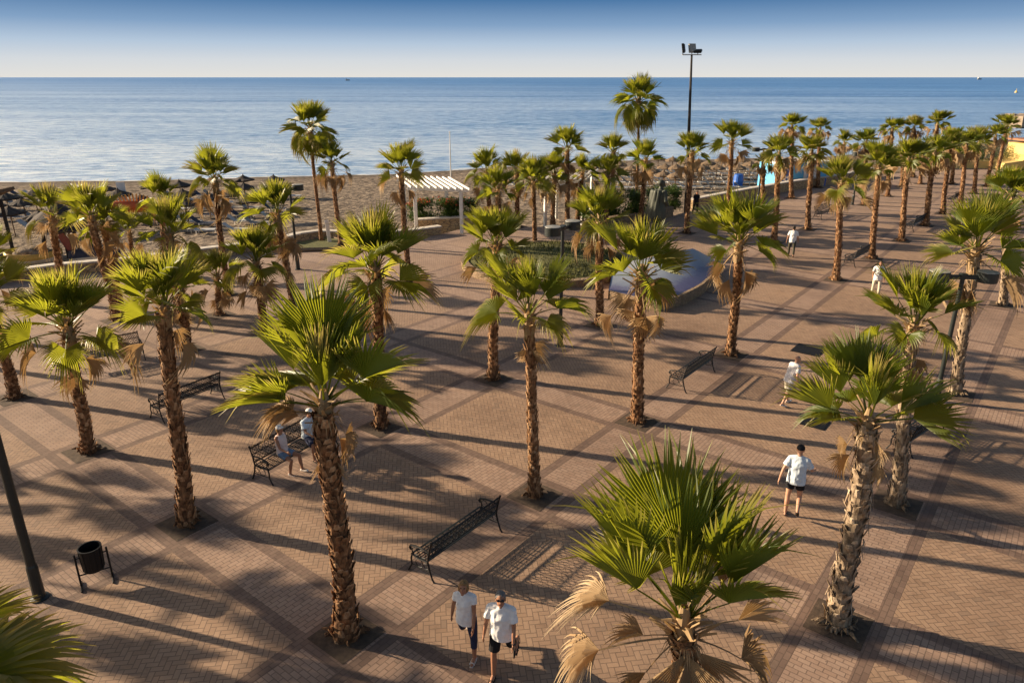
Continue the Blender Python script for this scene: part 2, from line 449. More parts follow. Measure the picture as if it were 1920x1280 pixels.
cols = sorted(set([x for x, _ in WALL] + list(range(-1500, 2701, 60))))
bm = bmesh.new(); rows = []
for k, (tt, zz) in enumerate(((0, -0.55), (0.12, -0.85), (0.35, -1.1), (0.6, -1.35), (0.85, -1.6), (1.0, -2.0), (1.08, -2.6))):
    row = []
    for x in cols:
        a, b_ = at(x, interp(WALL, x), zz), at(x, interp(WATER, x), zz)
        p = a + (b_ - a) * tt
        if k == 0: p = p - (b_ - a).normalized() * 0.4
        row.append(bm.verts.new((p.x, p.y, zz + 0.06 * noise.noise(Vector((p.x * .3, p.y * .3, 0))))))
    rows.append(row)
for a, b_ in zip(rows, rows[1:]):
    for i in range(len(a) - 1): bm.faces.new((a[i], a[i + 1], b_[i + 1], b_[i]))
obj('beach_sand', bm, M_SAND, smooth=True, kind='structure')
bm = bmesh.new()
ys = [30, 60, 100, 160, 260, 450, 900, 2500, 8000, 45000]
for y0, y1 in zip(ys, ys[1:]):
    strip(bm, [(-70000, y0, -2), (-200, y0, -2), (200, y0, -2), (70000, y0, -2)], [(-70000, y1, -2), (-200, y1, -2), (200, y1, -2), (70000, y1, -2)])
bmesh.ops.remove_doubles(bm, verts=bm.verts, dist=0.001)
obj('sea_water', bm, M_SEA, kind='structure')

# thin broken line of foam where the sea meets the sand
bm = bmesh.new(); fa, fb = [], []
for x in range(-1500, 2701, 12):
    p = at(x, interp(WATER, x), -1.985); d_ = Vector((-p.x, -p.y, 0)).normalized(); k_ = noise.noise(Vector((p.x * .12, p.y * .12, 0))); k2 = noise.noise(Vector((p.x * .5, 3, 0)))
    q = p + d_ * (k_ * 1.2); fa.append(q - d_ * max(.05, .45 + .9 * k2)); fb.append(q)
strip(bm, fa, fb); obj('surf_foam', bm, simple('foam', (.72, .73, .72), .7, var=.3, scale=1.5), kind='structure')

def stone_wall(pts, label, h=0.5, wd=0.42, mat=M_STONE, cop=M_COPING):
    t = thing('stone_wall', label, 'wall', pts[0]); o = Vector(pts[0])
    pts = [Vector(p) - o for p in pts]
    L, Rr = [], []
    for i, p in enumerate(pts):
        d = pts[min(i + 1, len(pts) - 1)] - pts[max(i - 1, 0)]
        nrm = Vector((-d.y, d.x, 0)).normalized(); L.append(p + nrm * wd); Rr.append(p.copy())
    for nm, z0, z1, e, m in (('masonry', -0.9, h, 0.0, mat), ('coping', h + 0.003, h + 0.09, 0.05, cop)):
        bm = bmesh.new(); rings = []
        for i, (a, b_) in enumerate(zip(L, Rr)):
            n_ = (a - b_).normalized() * e
            rings.append([bm.verts.new(q + Vector((0, 0, zz))) for q, zz in ((b_ - n_, z0), (b_ - n_, z1), (a + n_, z1), (a + n_, z0))])
        for a, b_ in zip(rings, rings[1:]):
            for k in range(4): bm.faces.new((a[k], a[(k + 1) % 4], b_[(k + 1) % 4], b_[k]))
        bm.faces.new(rings[0]); bm.faces.new(rings[-1][::-1])
        obj(nm, bm, m, t)
    return t
stone_wall(wall_pts[0:8], 'low tan stone wall with pale coping along the left side of the beach')
stone_wall([at(536, 461), at(565, 453), at(600, 448), at(690, 452), at(770, 447), at(828, 439)], 'low stone wall ending beside the white pergola opening', 0.45)
stone_wall([at(782, 429), at(825, 426), at(868, 424), at(960, 426)], 'low stone wall behind the pergola under the red flowering hedge', 0.55)
stone_wall([at(1105, 432), at(1165, 424), at(1225, 417), at(1262, 405)], 'brown stone planter wall holding dark bushes behind the bronze statue', 0.6, mat=M_STONE2, cop=M_STONE2)
stone_wall([at(1298, 394), at(1340, 385), at(1400, 373), at(1480, 358), at(1560, 346), at(1640, 331)], 'long tan stone wall between the promenade and the straw parasols', 0.75)

# ------------------------------------------------------------------ palms
def frond_geo(rg, n=30, phi=110, Lp=0.6, Rb=0.95, fold=15, curl=0.25, droop=0.5, pd=0.1, st=(0, .3, .58, .74, .88, 1.0), split=0.58, ragged=0.06, pr=0.02):
    """one fan leaf: petiole along +y, blade beyond it. returns verts [(co, t, rnd)], faces"""
    V, Fc = [], []
    base_rnd = rg.random()
    # petiole: a flat triangular rod
    ns = 5
    prev = None
    for k in range(ns):
        s = k / (ns - 1); c = Vector((0, s * Lp, -pd * s * s)); w_ = pr * (1.25 - 0.5 * s)
        ring = []
        for a in (90, 210, 330):
            ring.append(len(V)); V.append((c + Vector((math.cos(R(a)) * w_ * 1.3, 0, math.sin(R(a)) * w_ * 0.7)), 0.25 + 0.2 * s, base_rnd))
        if prev:
            for q in range(3): Fc.append((prev[q], prev[(q + 1) % 3], ring[(q + 1) % 3], ring[q]))
        prev = ring
    tip = Vector((0, Lp, -pd)); tilt = -math.atan2(2 * pd, Lp)
    rot = Matrix.Rotation(tilt, 3, 'X')
    dphi = 2 * R(phi) / n
    fo = R(fold)
    for i in range(n):
        ph = -R(phi) + dphi * (i + 0.5)
        if rg.random() < .035: continue
        Ri = Rb * (0.74 + 0.26 * math.cos(ph * 0.85)) * rg.uniform(1 - ragged, 1 + ragged * 0.6)
        d = Vector((math.sin(ph), math.cos(ph), 0)); pp = Vector((math.cos(ph), -math.sin(ph), 0))
        dr = droop * rg.uniform(0.5, 1.6) + (rg.uniform(.8, 2.4) if rg.random() < .10 else 0); sw = rg.uniform(-0.09, 0.09); rn = min(1, max(0, base_rnd + rg.uniform(-0.35, 0.35)))
        idx = []
        for f in st:
            r = Ri * f
            wl = r * math.tan(dphi / 2) * 1.02
            if f > split: wl = Ri * split * math.tan(dphi / 2) * max(0.05, (1 - ((f - split) / (1 - split)) ** 1.4))
            c = d * r
            ex = max(0, f - split) * Ri
            zoff = -curl * (r * max(0.25, math.cos(ph * 0.7))) ** 2 / Rb
            zd = -dr * ex ** 1.6
            c = c + pp * sw * ex * 2
            row = []
            for sgn, hz in ((-1, -0.55), (0, 0.85), (1, -0.55)):
                q = c + pp * (wl * sgn)
                x_ = q.x; q = Vector((x_ * math.cos(fo), q.y, abs(x_) * math.sin(fo) + zoff + hz * wl))
                q = rot @ q + Vector((0, 0, zd)) + tip
                row.append(len(V)); V.append((q, f, rn))
            idx.append(row)
        for a, b_ in zip(idx, idx[1:]):
            Fc.append((a[0], a[1], b_[1], b_[0])); Fc.append((a[1], a[2], b_[2], b_[1]))
    return V, Fc

def geo_mesh(name, parts, mats, smooth=False):
    """parts: [(verts, faces, matrix, material index)] -> mesh with point colour attribute t"""
    co, tt, fc, mi = [], [], [], []
    for V, Fc, M, k in parts:
        o = len(co)
        for c, t, r in V:
            co.append((M @ c) if M is not None else c); tt += [t, r, 0, 1]
        fc += [tuple(i + o for i in f) for f in Fc]; mi += [k] * len(Fc)
    me = bpy.data.meshes.new(name); me.from_pydata(co, [], fc)
    ca = me.color_attributes.new('t', 'FLOAT_COLOR', 'POINT'); ca.data.foreach_set('color', tt)
    me.polygons.foreach_set('material_index', mi)
    for m in mats: me.materials.append(m)
    if smooth: me.polygons.foreach_set('use_smooth', [True] * len(fc))
    me.update(); return me

rg = random.Random(3)
GREEN_KW = [dict(n=28, phi=50, Lp=.42, Rb=1.05, fold=26, curl=.0, droop=.06, pd=-.02, pr=.018),
            dict(n=36, phi=84, Lp=.55, Rb=1.08, fold=22, curl=.02, droop=.14, pd=.0),
            dict(n=38, phi=105, Lp=.66, Rb=1.0, fold=26, curl=.14, droop=.35, pd=.06),
            dict(n=38, phi=118, Lp=.72, Rb=.95, fold=34, curl=.26, droop=.7, pd=.14),
            dict(n=34, phi=72, Lp=.5, Rb=1.12, fold=40, curl=.0, droop=.12, pd=-.02),
            dict(n=38, phi=122, Lp=.75, Rb=.95, fold=20, curl=.5, droop=1.1, pd=.2),
            dict(n=38, phi=66, Lp=.78, Rb=1.12, fold=14, curl=.0, droop=.10, pd=.02, split=.60, st=(0, .3, .60, .76, .90, 1.0)),
            dict(n=38, phi=74, Lp=.72, Rb=1.10, fold=52, curl=.02, droop=.14, pd=.04, split=.58, st=(0, .3, .58, .75, .90, 1.0))]
DEAD_KW = [dict(n=30, phi=75, Lp=.75, Rb=.85, fold=55, curl=.25, droop=.7, pd=.15, ragged=.2, pr=.016),
           dict(n=30, phi=100, Lp=.8, Rb=.8, fold=38, curl=.5, droop=.9, pd=.2, ragged=.2, pr=.016),
           dict(n=26, phi=60, Lp=.85, Rb=.8, fold=70, curl=.15, droop=.5, pd=.25, ragged=.3, pr=.015),
           dict(n=32, phi=115, Lp=.7, Rb=.75, fold=48, curl=.7, droop=1.2, pd=.25, ragged=.25, pr=.016),
           dict(n=30, phi=58, Lp=.14, Rb=1.0, fold=24, curl=.05, droop=.3, pd=.0, ragged=.2, pr=.016),
           dict(n=30, phi=70, Lp=1.0, Rb=.72, fold=30, curl=.9, droop=.9, pd=.16, ragged=.2, pr=.016)]
GREEN = [geo_mesh('palm_frond', [(*frond_geo(rg, **k), None, 0)], [M_FROND]) for k in GREEN_KW]
DEADF = [geo_mesh('dry_frond', [(*frond_geo(rg, **k), None, 0)], [M_DEAD]) for k in DEAD_KW]

def frond_matrix(az, el, sc=1.0, roll=0.0, off=(0, 0, 0)):
    return Matrix.Translation(off) @ Matrix.Rotation(R(az - 90), 4, 'Z') @ Matrix.Rotation(R(el), 4, 'X') @ Matrix.Rotation(R(roll), 4, 'Y') @ Matrix.Scale(sc, 4)

def heart_mesh(seed):
    """growing point: fibrous leaf bases, cut petioles and two folded spear leaves"""
    rg = random.Random(seed); parts = []
    for k in range(2):
        kw = dict(n=12, phi=22, Lp=.25, Rb=1.15, fold=55, curl=0, droop=.03, pd=0, st=(0, .4, .7, 1.0))
        parts.append((*frond_geo(rg, **kw), frond_matrix(rg.uniform(0, 360), 86 - 7 * k, 1.0), 0))
    for k in range(22):                       # stiff leaf bases
        a = k * 137.5; h = -0.42 + 0.022 * k
        V, Fc = [], []
        w_ = rg.uniform(.05, .085); ln = rg.uniform(.22, .5)
        for f, ww in ((0, 1), (.5, .6), (1, .35)):
            for sgn in (-1, 0, 1): V.append((Vector((sgn * w_ * ww, f * ln, (0.02 if sgn == 0 else 0) - .1 * f * f)), .3, rg.random()))
        for j in (0, 3):
            for q in (0, 1): Fc.append((j + q, j + q + 1, j + q + 4, j + q + 3))
        parts.append((V, Fc, Matrix.Translation((0, 0, h)) @ Matrix.Rotation(R(a), 4, 'Z') @ Matrix.Translation((0, .06, 0)) @ Matrix.Rotation(R(rg.uniform(35, 72)), 4, 'X'), 1))
    V, Fc = [], []                            # solid core so that no sky shows between the bases
    for j, (r_, z_) in enumerate(((.12, -.6), (.14, -.3), (.12, -.05), (.05, .25))):
        for k in range(9): V.append((Vector((r_ * math.cos(k * .698), r_ * math.sin(k * .698), z_)), .2, rg.random()))
    for j in range(3):
        for k in range(9): Fc.append((j * 9 + k, j * 9 + (k + 1) % 9, j * 9 + 9 + (k + 1) % 9, j * 9 + 9 + k))
    parts.append((V, Fc, None, 1))
    for k in range(26):                       # hanging fibres
        V = []; a = rg.uniform(0, 2 * PI); ln = rg.uniform(.15, .45); w_ = .012
        for f in (0, .5, 1):
            for sgn in (-1, 1): V.append((Vector((sgn * w_ * (1.2 - f), .17 + .16 * f, -.25 - ln * f * f + .1 * f)), .4, rg.random()))
        parts.append((V, [(0, 1, 3, 2), (2, 3, 5, 4)], Matrix.Rotation(a, 4, 'Z'), 1))
    return geo_mesh('palm_heart', parts, [M_FROND, M_DEAD])
HEARTS = [heart_mesh(s) for s in (1, 2, 3)]

TL = 5.0
def trunk_mesh(seed, mat, per=11, pitch=.082, stub=1.0, nside=14, shaggy=0):
    rg = random.Random(seed); parts = []
    def rad(z):
        f = z / TL
        return 0.205 + 0.045 * (1 - f) + 0.10 * math.exp(-z / .38) + 0.02 * math.sin(z * 3.1 + seed) * .5
    def cen(z): return Vector((.05 * math.sin(z * .9 + seed), .05 * math.cos(z * .8 + seed * 2), 0)) * min(1, z)
    V, Fc = [], []; nz = 40
    for j in range(nz + 1):
        z = -0.15 + (TL + .1) * j / nz
        for k in range(nside):
            a = 2 * PI * k / nside; r = rad(max(z, 0)) * rg.uniform(.93, 1.03)
            V.append((cen(max(z, 0)) + Vector((r * math.cos(a), r * math.sin(a), z)), z / TL, rg.uniform(0, .6)))
    for j in range(nz):
        for k in range(nside): Fc.append((j * nside + k, j * nside + (k + 1) % nside, (j + 1) * nside + (k + 1) % nside, (j + 1) * nside + k))
    parts.append((V, Fc, None, 0))
    nrow = int(TL / pitch)
    for j in range(nrow):                     # cut leaf bases in a spiral, pointing up and outwards
        for k in range(per // 2 + (j % 2)):
            if rg.random() < .12: continue
            z = .02 + j * pitch + rg.uniform(-.03, .03); a = 360 * (k + .5 * (j % 2)) / (per // 2) + j * 13 + rg.uniform(-9, 9)
            w_ = rg.uniform(.075, .12); ln = stub * rg.uniform(.09, .18) * (1.25 if z < .4 else 1) * rg.choice((.6, 1, 1, 1.2)); th = .022; rn = rg.random()
            out = rg.uniform(12, 36)
            Vs = [(Vector((-w_, -.02, 0)), 0, rn), (Vector((w_, -.02, 0)), 0, rn), (Vector((-w_ * .55, ln, 0)), 1, min(1, rn + .3)), (Vector((w_ * .55, ln * rg.uniform(.8, 1.1), 0)), 1, min(1, rn + .3)),
                  (Vector((0, -.01, -th * 1.2)), 0, rn), (Vector((0, ln * .9, -th)), 1, rn)]
            Fs = [(0, 1, 3, 2), (0, 2, 5, 4), (1, 4, 5, 3), (2, 3, 5)]
            r = rad(z) - .005
            M = Matrix.Translation(cen(z) + Vector((0, 0, z))) @ Matrix.Rotation(R(a - 90), 4, 'Z') @ Matrix.Translation((0, r, 0)) @ Matrix.Rotation(R(90 - out), 4, 'X')
            parts.append((Vs, Fs, M, 0))
    for k in range(26):                       # broken bases and litter spread round the foot
        a = rg.uniform(0, 360); ln = rg.uniform(.1, .42) * rg.choice((.6, 1)); w_ = rg.uniform(.03, .08); rn = rg.uniform(0, .15)
        Vs = [(Vector((-w_, 0, .0)), 0, rn), (Vector((w_, 0, .0)), 0, rn), (Vector((-w_ * .4, ln, -.05)), 1, rn), (Vector((w_ * .4, ln, -.04)), 1, rn), (Vector((0, ln * .5, .05)), .5, rn)]
        parts.append((Vs, [(0, 1, 4), (1, 3, 4), (3, 2, 4), (2, 0, 4)], Matrix.Translation((0, 0, rg.uniform(.05, .12))) @ Matrix.Rotation(R(a), 4, 'Z') @ Matrix.Translation((0, .3, 0)) @ Matrix.Rotation(R(rg.uniform(-6, 16)), 4, 'X'), 0))
    for k in range(shaggy):                   # loose hanging fibre
        a = rg.uniform(0, 360); z = rg.uniform(.3, TL); ln = rg.uniform(.15, .5)
        Vs = [(Vector((sg * .03 * (1 - f * .6), .04 + .08 * f, -ln * f)), .6, rg.random()) for f in (0, .5, 1) for sg in (-1, 1)]
        parts.append((Vs, [(0, 1, 3, 2), (2, 3, 5, 4)], Matrix.Translation(cen(z) + Vector((0, 0, z))) @ Matrix.Rotation(R(a - 90), 4, 'Z') @ Matrix.Translation((0, rad(z), 0)), 0))
    return geo_mesh('palm_trunk', parts, [mat])
TRUNKS = [trunk_mesh(s, M_TRUNK, shaggy=14) for s in (1, 2, 3, 4)]
TRUNKS2 = [trunk_mesh(s, M_TRUNK2, per=9, pitch=.12, stub=1.2, shaggy=40) for s in (11, 12, 13)]
TALLT = trunk_mesh(30, M_TRUNK, per=10, pitch=.10, stub=.35)

def crown_list(rg, ng, ndead, spread=1.0):
    """(kind, variant, azimuth, elevation, scale, roll)"""
    out = []; a0 = rg.uniform(0, 360)
    for k in range(ng):
        f = (k + .5) / ng
        el = (86 - 58 * f / .74 if f < .74 else 24 - 36 * (f - .74) / .26) + rg.uniform(-8, 8)
        v = 0 if f < .14 else rg.choice((1, 4, 6, 7, 6)) if f < .55 else rg.choice((1, 2, 7, 6)) if f < .78 else rg.choice((2, 3, 3, 5))
        out.append(('g', v, a0 + 137.5 * k + rg.uniform(-22, 22), el, rg.uniform(.68, .94) * spread, rg.uniform(-30, 30)))
    for k in range(ndead):
        out.append(('d', rg.choice((0, 1, 2, 3, 5)), a0 + 70 + 360 * k / max(1, ndead) + rg.uniform(-30, 30), rg.choice((rg.uniform(-75, -45), rg.uniform(-45, -5))), rg.uniform(.75, 1.05), rg.uniform(-30, 30)))
    return out

def small_crown(seed, ng, nd_):
    rg = random.Random(seed); G, D = [], []
    for kind, v, az, el, sc, roll in crown_list(rg, ng, nd_, 1.0):
        kw = dict((GREEN_KW if kind == 'g' else DEAD_KW)[v]); kw['n'] = 16; kw['st'] = (0, .58, .8, 1.0)
        (G if kind == 'g' else D).append((*frond_geo(rg, **kw), frond_matrix(az, el, sc, roll), 0))
    V, Fc = [], []
    for j, (r_, z_) in enumerate(((.13, -.7), (.15, -.3), (.1, .05), (.03, .3))):
        for k in range(7): V.append((Vector((r_ * math.cos(k * .898), r_ * math.sin(k * .898), z_)), .3, rg.random()))
    for j in range(3):
        for k in range(7): Fc.append((j * 7 + k, j * 7 + (k + 1) % 7, j * 7 + 7 + (k + 1) % 7, j * 7 + 7 + k))
    D.append((V, Fc, None, 0))
    return geo_mesh('palm_crown', G, [M_FROND]), geo_mesh('dry_fronds', D, [M_DEAD])
SMALL = [small_crown(s, ng, nd_) for s, ng, nd_ in ((51, 15, 9), (52, 18, 12), (53, 13, 10), (54, 20, 6), (55, 14, 14), (56, 16, 8))]

def palm(base, heart, label, seed, near=True, ng=17, ndead=6, sc=1.0, pale=False, fronds=None, tmesh=None, fat=1.0, group='fan palms on the promenade', pit=True, lowest=-20):
    rg = random.Random(seed)
    hue = rg.uniform(.15, .95); ng = max(9, ng + rg.choice((-3, -2, -1, 0, 1, 2, 3)))
    t = thing('palm_tree', label, 'palm tree', base, 0, group)
    d = heart - base; L = d.length
    tr = mesh_obj('trunk', tmesh or (rg.choice(TRUNKS2) if pale else rg.choice(TRUNKS)), t)
    tr.rotation_mode = 'QUATERNION'; tr.rotation_quaternion = Vector((0, 0, 1)).rotation_difference(d.normalized()) @ Matrix.Rotation(rg.uniform(0, 6.28), 3, 'Z').to_quaternion()
    fat *= .60 if near else .62
    tr.scale = (fat, fat, (L - .1) / TL)
    lean = Vector((0, 0, 1)).rotation_difference((d.normalized() + Vector((0, 0, 1.5))).normalized())
    if near:
        cr = mesh_obj('crown', rg.choice(HEARTS), t, d); cr.rotation_mode = 'QUATERNION'; cr.rotation_quaternion = lean; cr.scale = (sc,) * 3
        for kind, v, az, el, s, roll in (fronds if fronds is not None else crown_list(rg, ng, ndead)):
            if kind == 'g' and fronds is None: el = max(el, lowest)
            fo = mesh_obj('frond' if kind == 'g' else 'dry_frond', (GREEN if kind == 'g' else DEADF)[v], cr)
            fo.matrix_local = frond_matrix(az, el, s, roll, (0.06 * math.cos(R(az)), 0.06 * math.sin(R(az)), (0.05 if kind == 'g' else -.12) - (.12 if el < 30 else 0)))
            fo.color = (hue, hue, hue, 1)
            if kind == 'd': fo['label'] = 'dry brown frond'
    else:
        g_, d_ = rg.choice(SMALL); a = rg.uniform(0, 6.28)
        for nm, me in (('crown', g_), ('dry_fronds', d_)):
            o = mesh_obj(nm, me, t, d); o.rotation_euler = (0, 0, a); o.scale = (sc * .92, sc * .92, sc * rg.uniform(.8, 1.0)); o.color = (hue, hue, hue, 1)
    if pit:
        bm = bmesh.new(); h_ = .5
        c0 = Vector((base.x, base.y, .006))
        P = [c0 + uv(a_, b_) for a_, b_ in ((-h_, -h_), (h_, -h_), (h_, h_), (-h_, h_))]
        bm.faces.new([bm.verts.new(p) for p in P])
        obj('planting_soil', bm, M_SOIL, kind='structure')
    return t
G_, D_ = 'g', 'd'
# the palm beside the bench with the two sitting people
F1 = [(G_, 6, 95, 66, 1.2, 0), (G_, 1, 70, 60, 1.15, -14), (G_, 6, 124, 56, 1.05, 16), (G_, 0, 80, 80, 1.0, 0), (G_, 7, 152, 42, 1.0, 22), (G_, 4, 40, 48, 1.05, -14),
      (G_, 2, 10, 34, 1.15, -50), (G_, 3, -10, 24, 1.05, -30), (G_, 2, 172, 26, 1.0, 28), (G_, 2, 188, 16, 1.05, 16), (G_, 7, 205, 26, .85, 0), (G_, 3, 60, 22, .9, 0), (G_, 2, 120, 18, .9, 0),
      (G_, 4, 285, 66, .75, 0), (G_, 3, 25, 12, .95, 0),
      (D_, 1, 176, 20, .72, 10), (D_, 3, 186, 24, .7, 0), (D_, 0, 166, 10, .72, 0), (D_, 5, 168, 8, .7, 0), (D_, 2, 158, 4, .6, 0), (D_, 0, 275, -88, .95, 0), (D_, 3, 20, -40, .65, 0), (D_, 2, 60, -52, .7, 0)]
# the big crown in the right foreground
F0 = [(G_, 6, 98, 62, 1.28, 0), (G_, 6, 76, 56, 1.1, -12), (G_, 7, 150, 52, 1.15, 30), (G_, 7, 176, 44, 1.0, 20), (G_, 6, 90, 80, 1.0, 0), (G_, 7, 26, 56, 1.1, -30), (G_, 7, 2, 46, 1.0, -24),
      (G_, 2, -6, 34, .85, -46), (G_, 2, 128, 36, .95, 0), (G_, 4, 48, 40, 1.0, 0), (G_, 4, 330, 66, .6, -10), (G_, 4, 215, 68, .6, 10),
      (D_, 5, 168, 30, .95, 0), (D_, 5, 186, 8, 1.05, 5), (D_, 0, 176, 14, .6, 0), (D_, 4, 262, -52, 1.15, 0), (D_, 4, 300, -58, .95, 15), (D_, 1, -14, -6, .85, 0), (D_, 0, 40, 30, 1.0, 0), (D_, 2, 18, 16, .85, 0), (D_, 2, 200, -20, .7, 0)]
F4 = [(G_, 6, 96, 58, 1.0, 0), (G_, 6, 70, 54, .95, -10), (G_, 6, 122, 52, .95, 12), (G_, 7, 146, 40, .9, 20), (G_, 1, 45, 42, .9, -20), (G_, 7, 168, 22, 1.0, 20), (G_, 2, 185, 14, .75, 10),
      (G_, 1, 6, 16, 1.15, -62), (G_, 6, -4, 8, 1.05, 30), (G_, 2, 25, 26, .9, -20), (G_, 3, 100, 20, .9, 0), (G_, 4, 265, 68, .65, 0), (G_, 3, 150, 12, .8, 0),
      (D_, 0, 200, -50, .75, 0), (D_, 2, 330, -60, .75, 0), (D_, 0, 20, -55, .7, 0), (D_, 3, 170, -35, .6, 0), (D_, 4, 345, -72, .7, 0)]
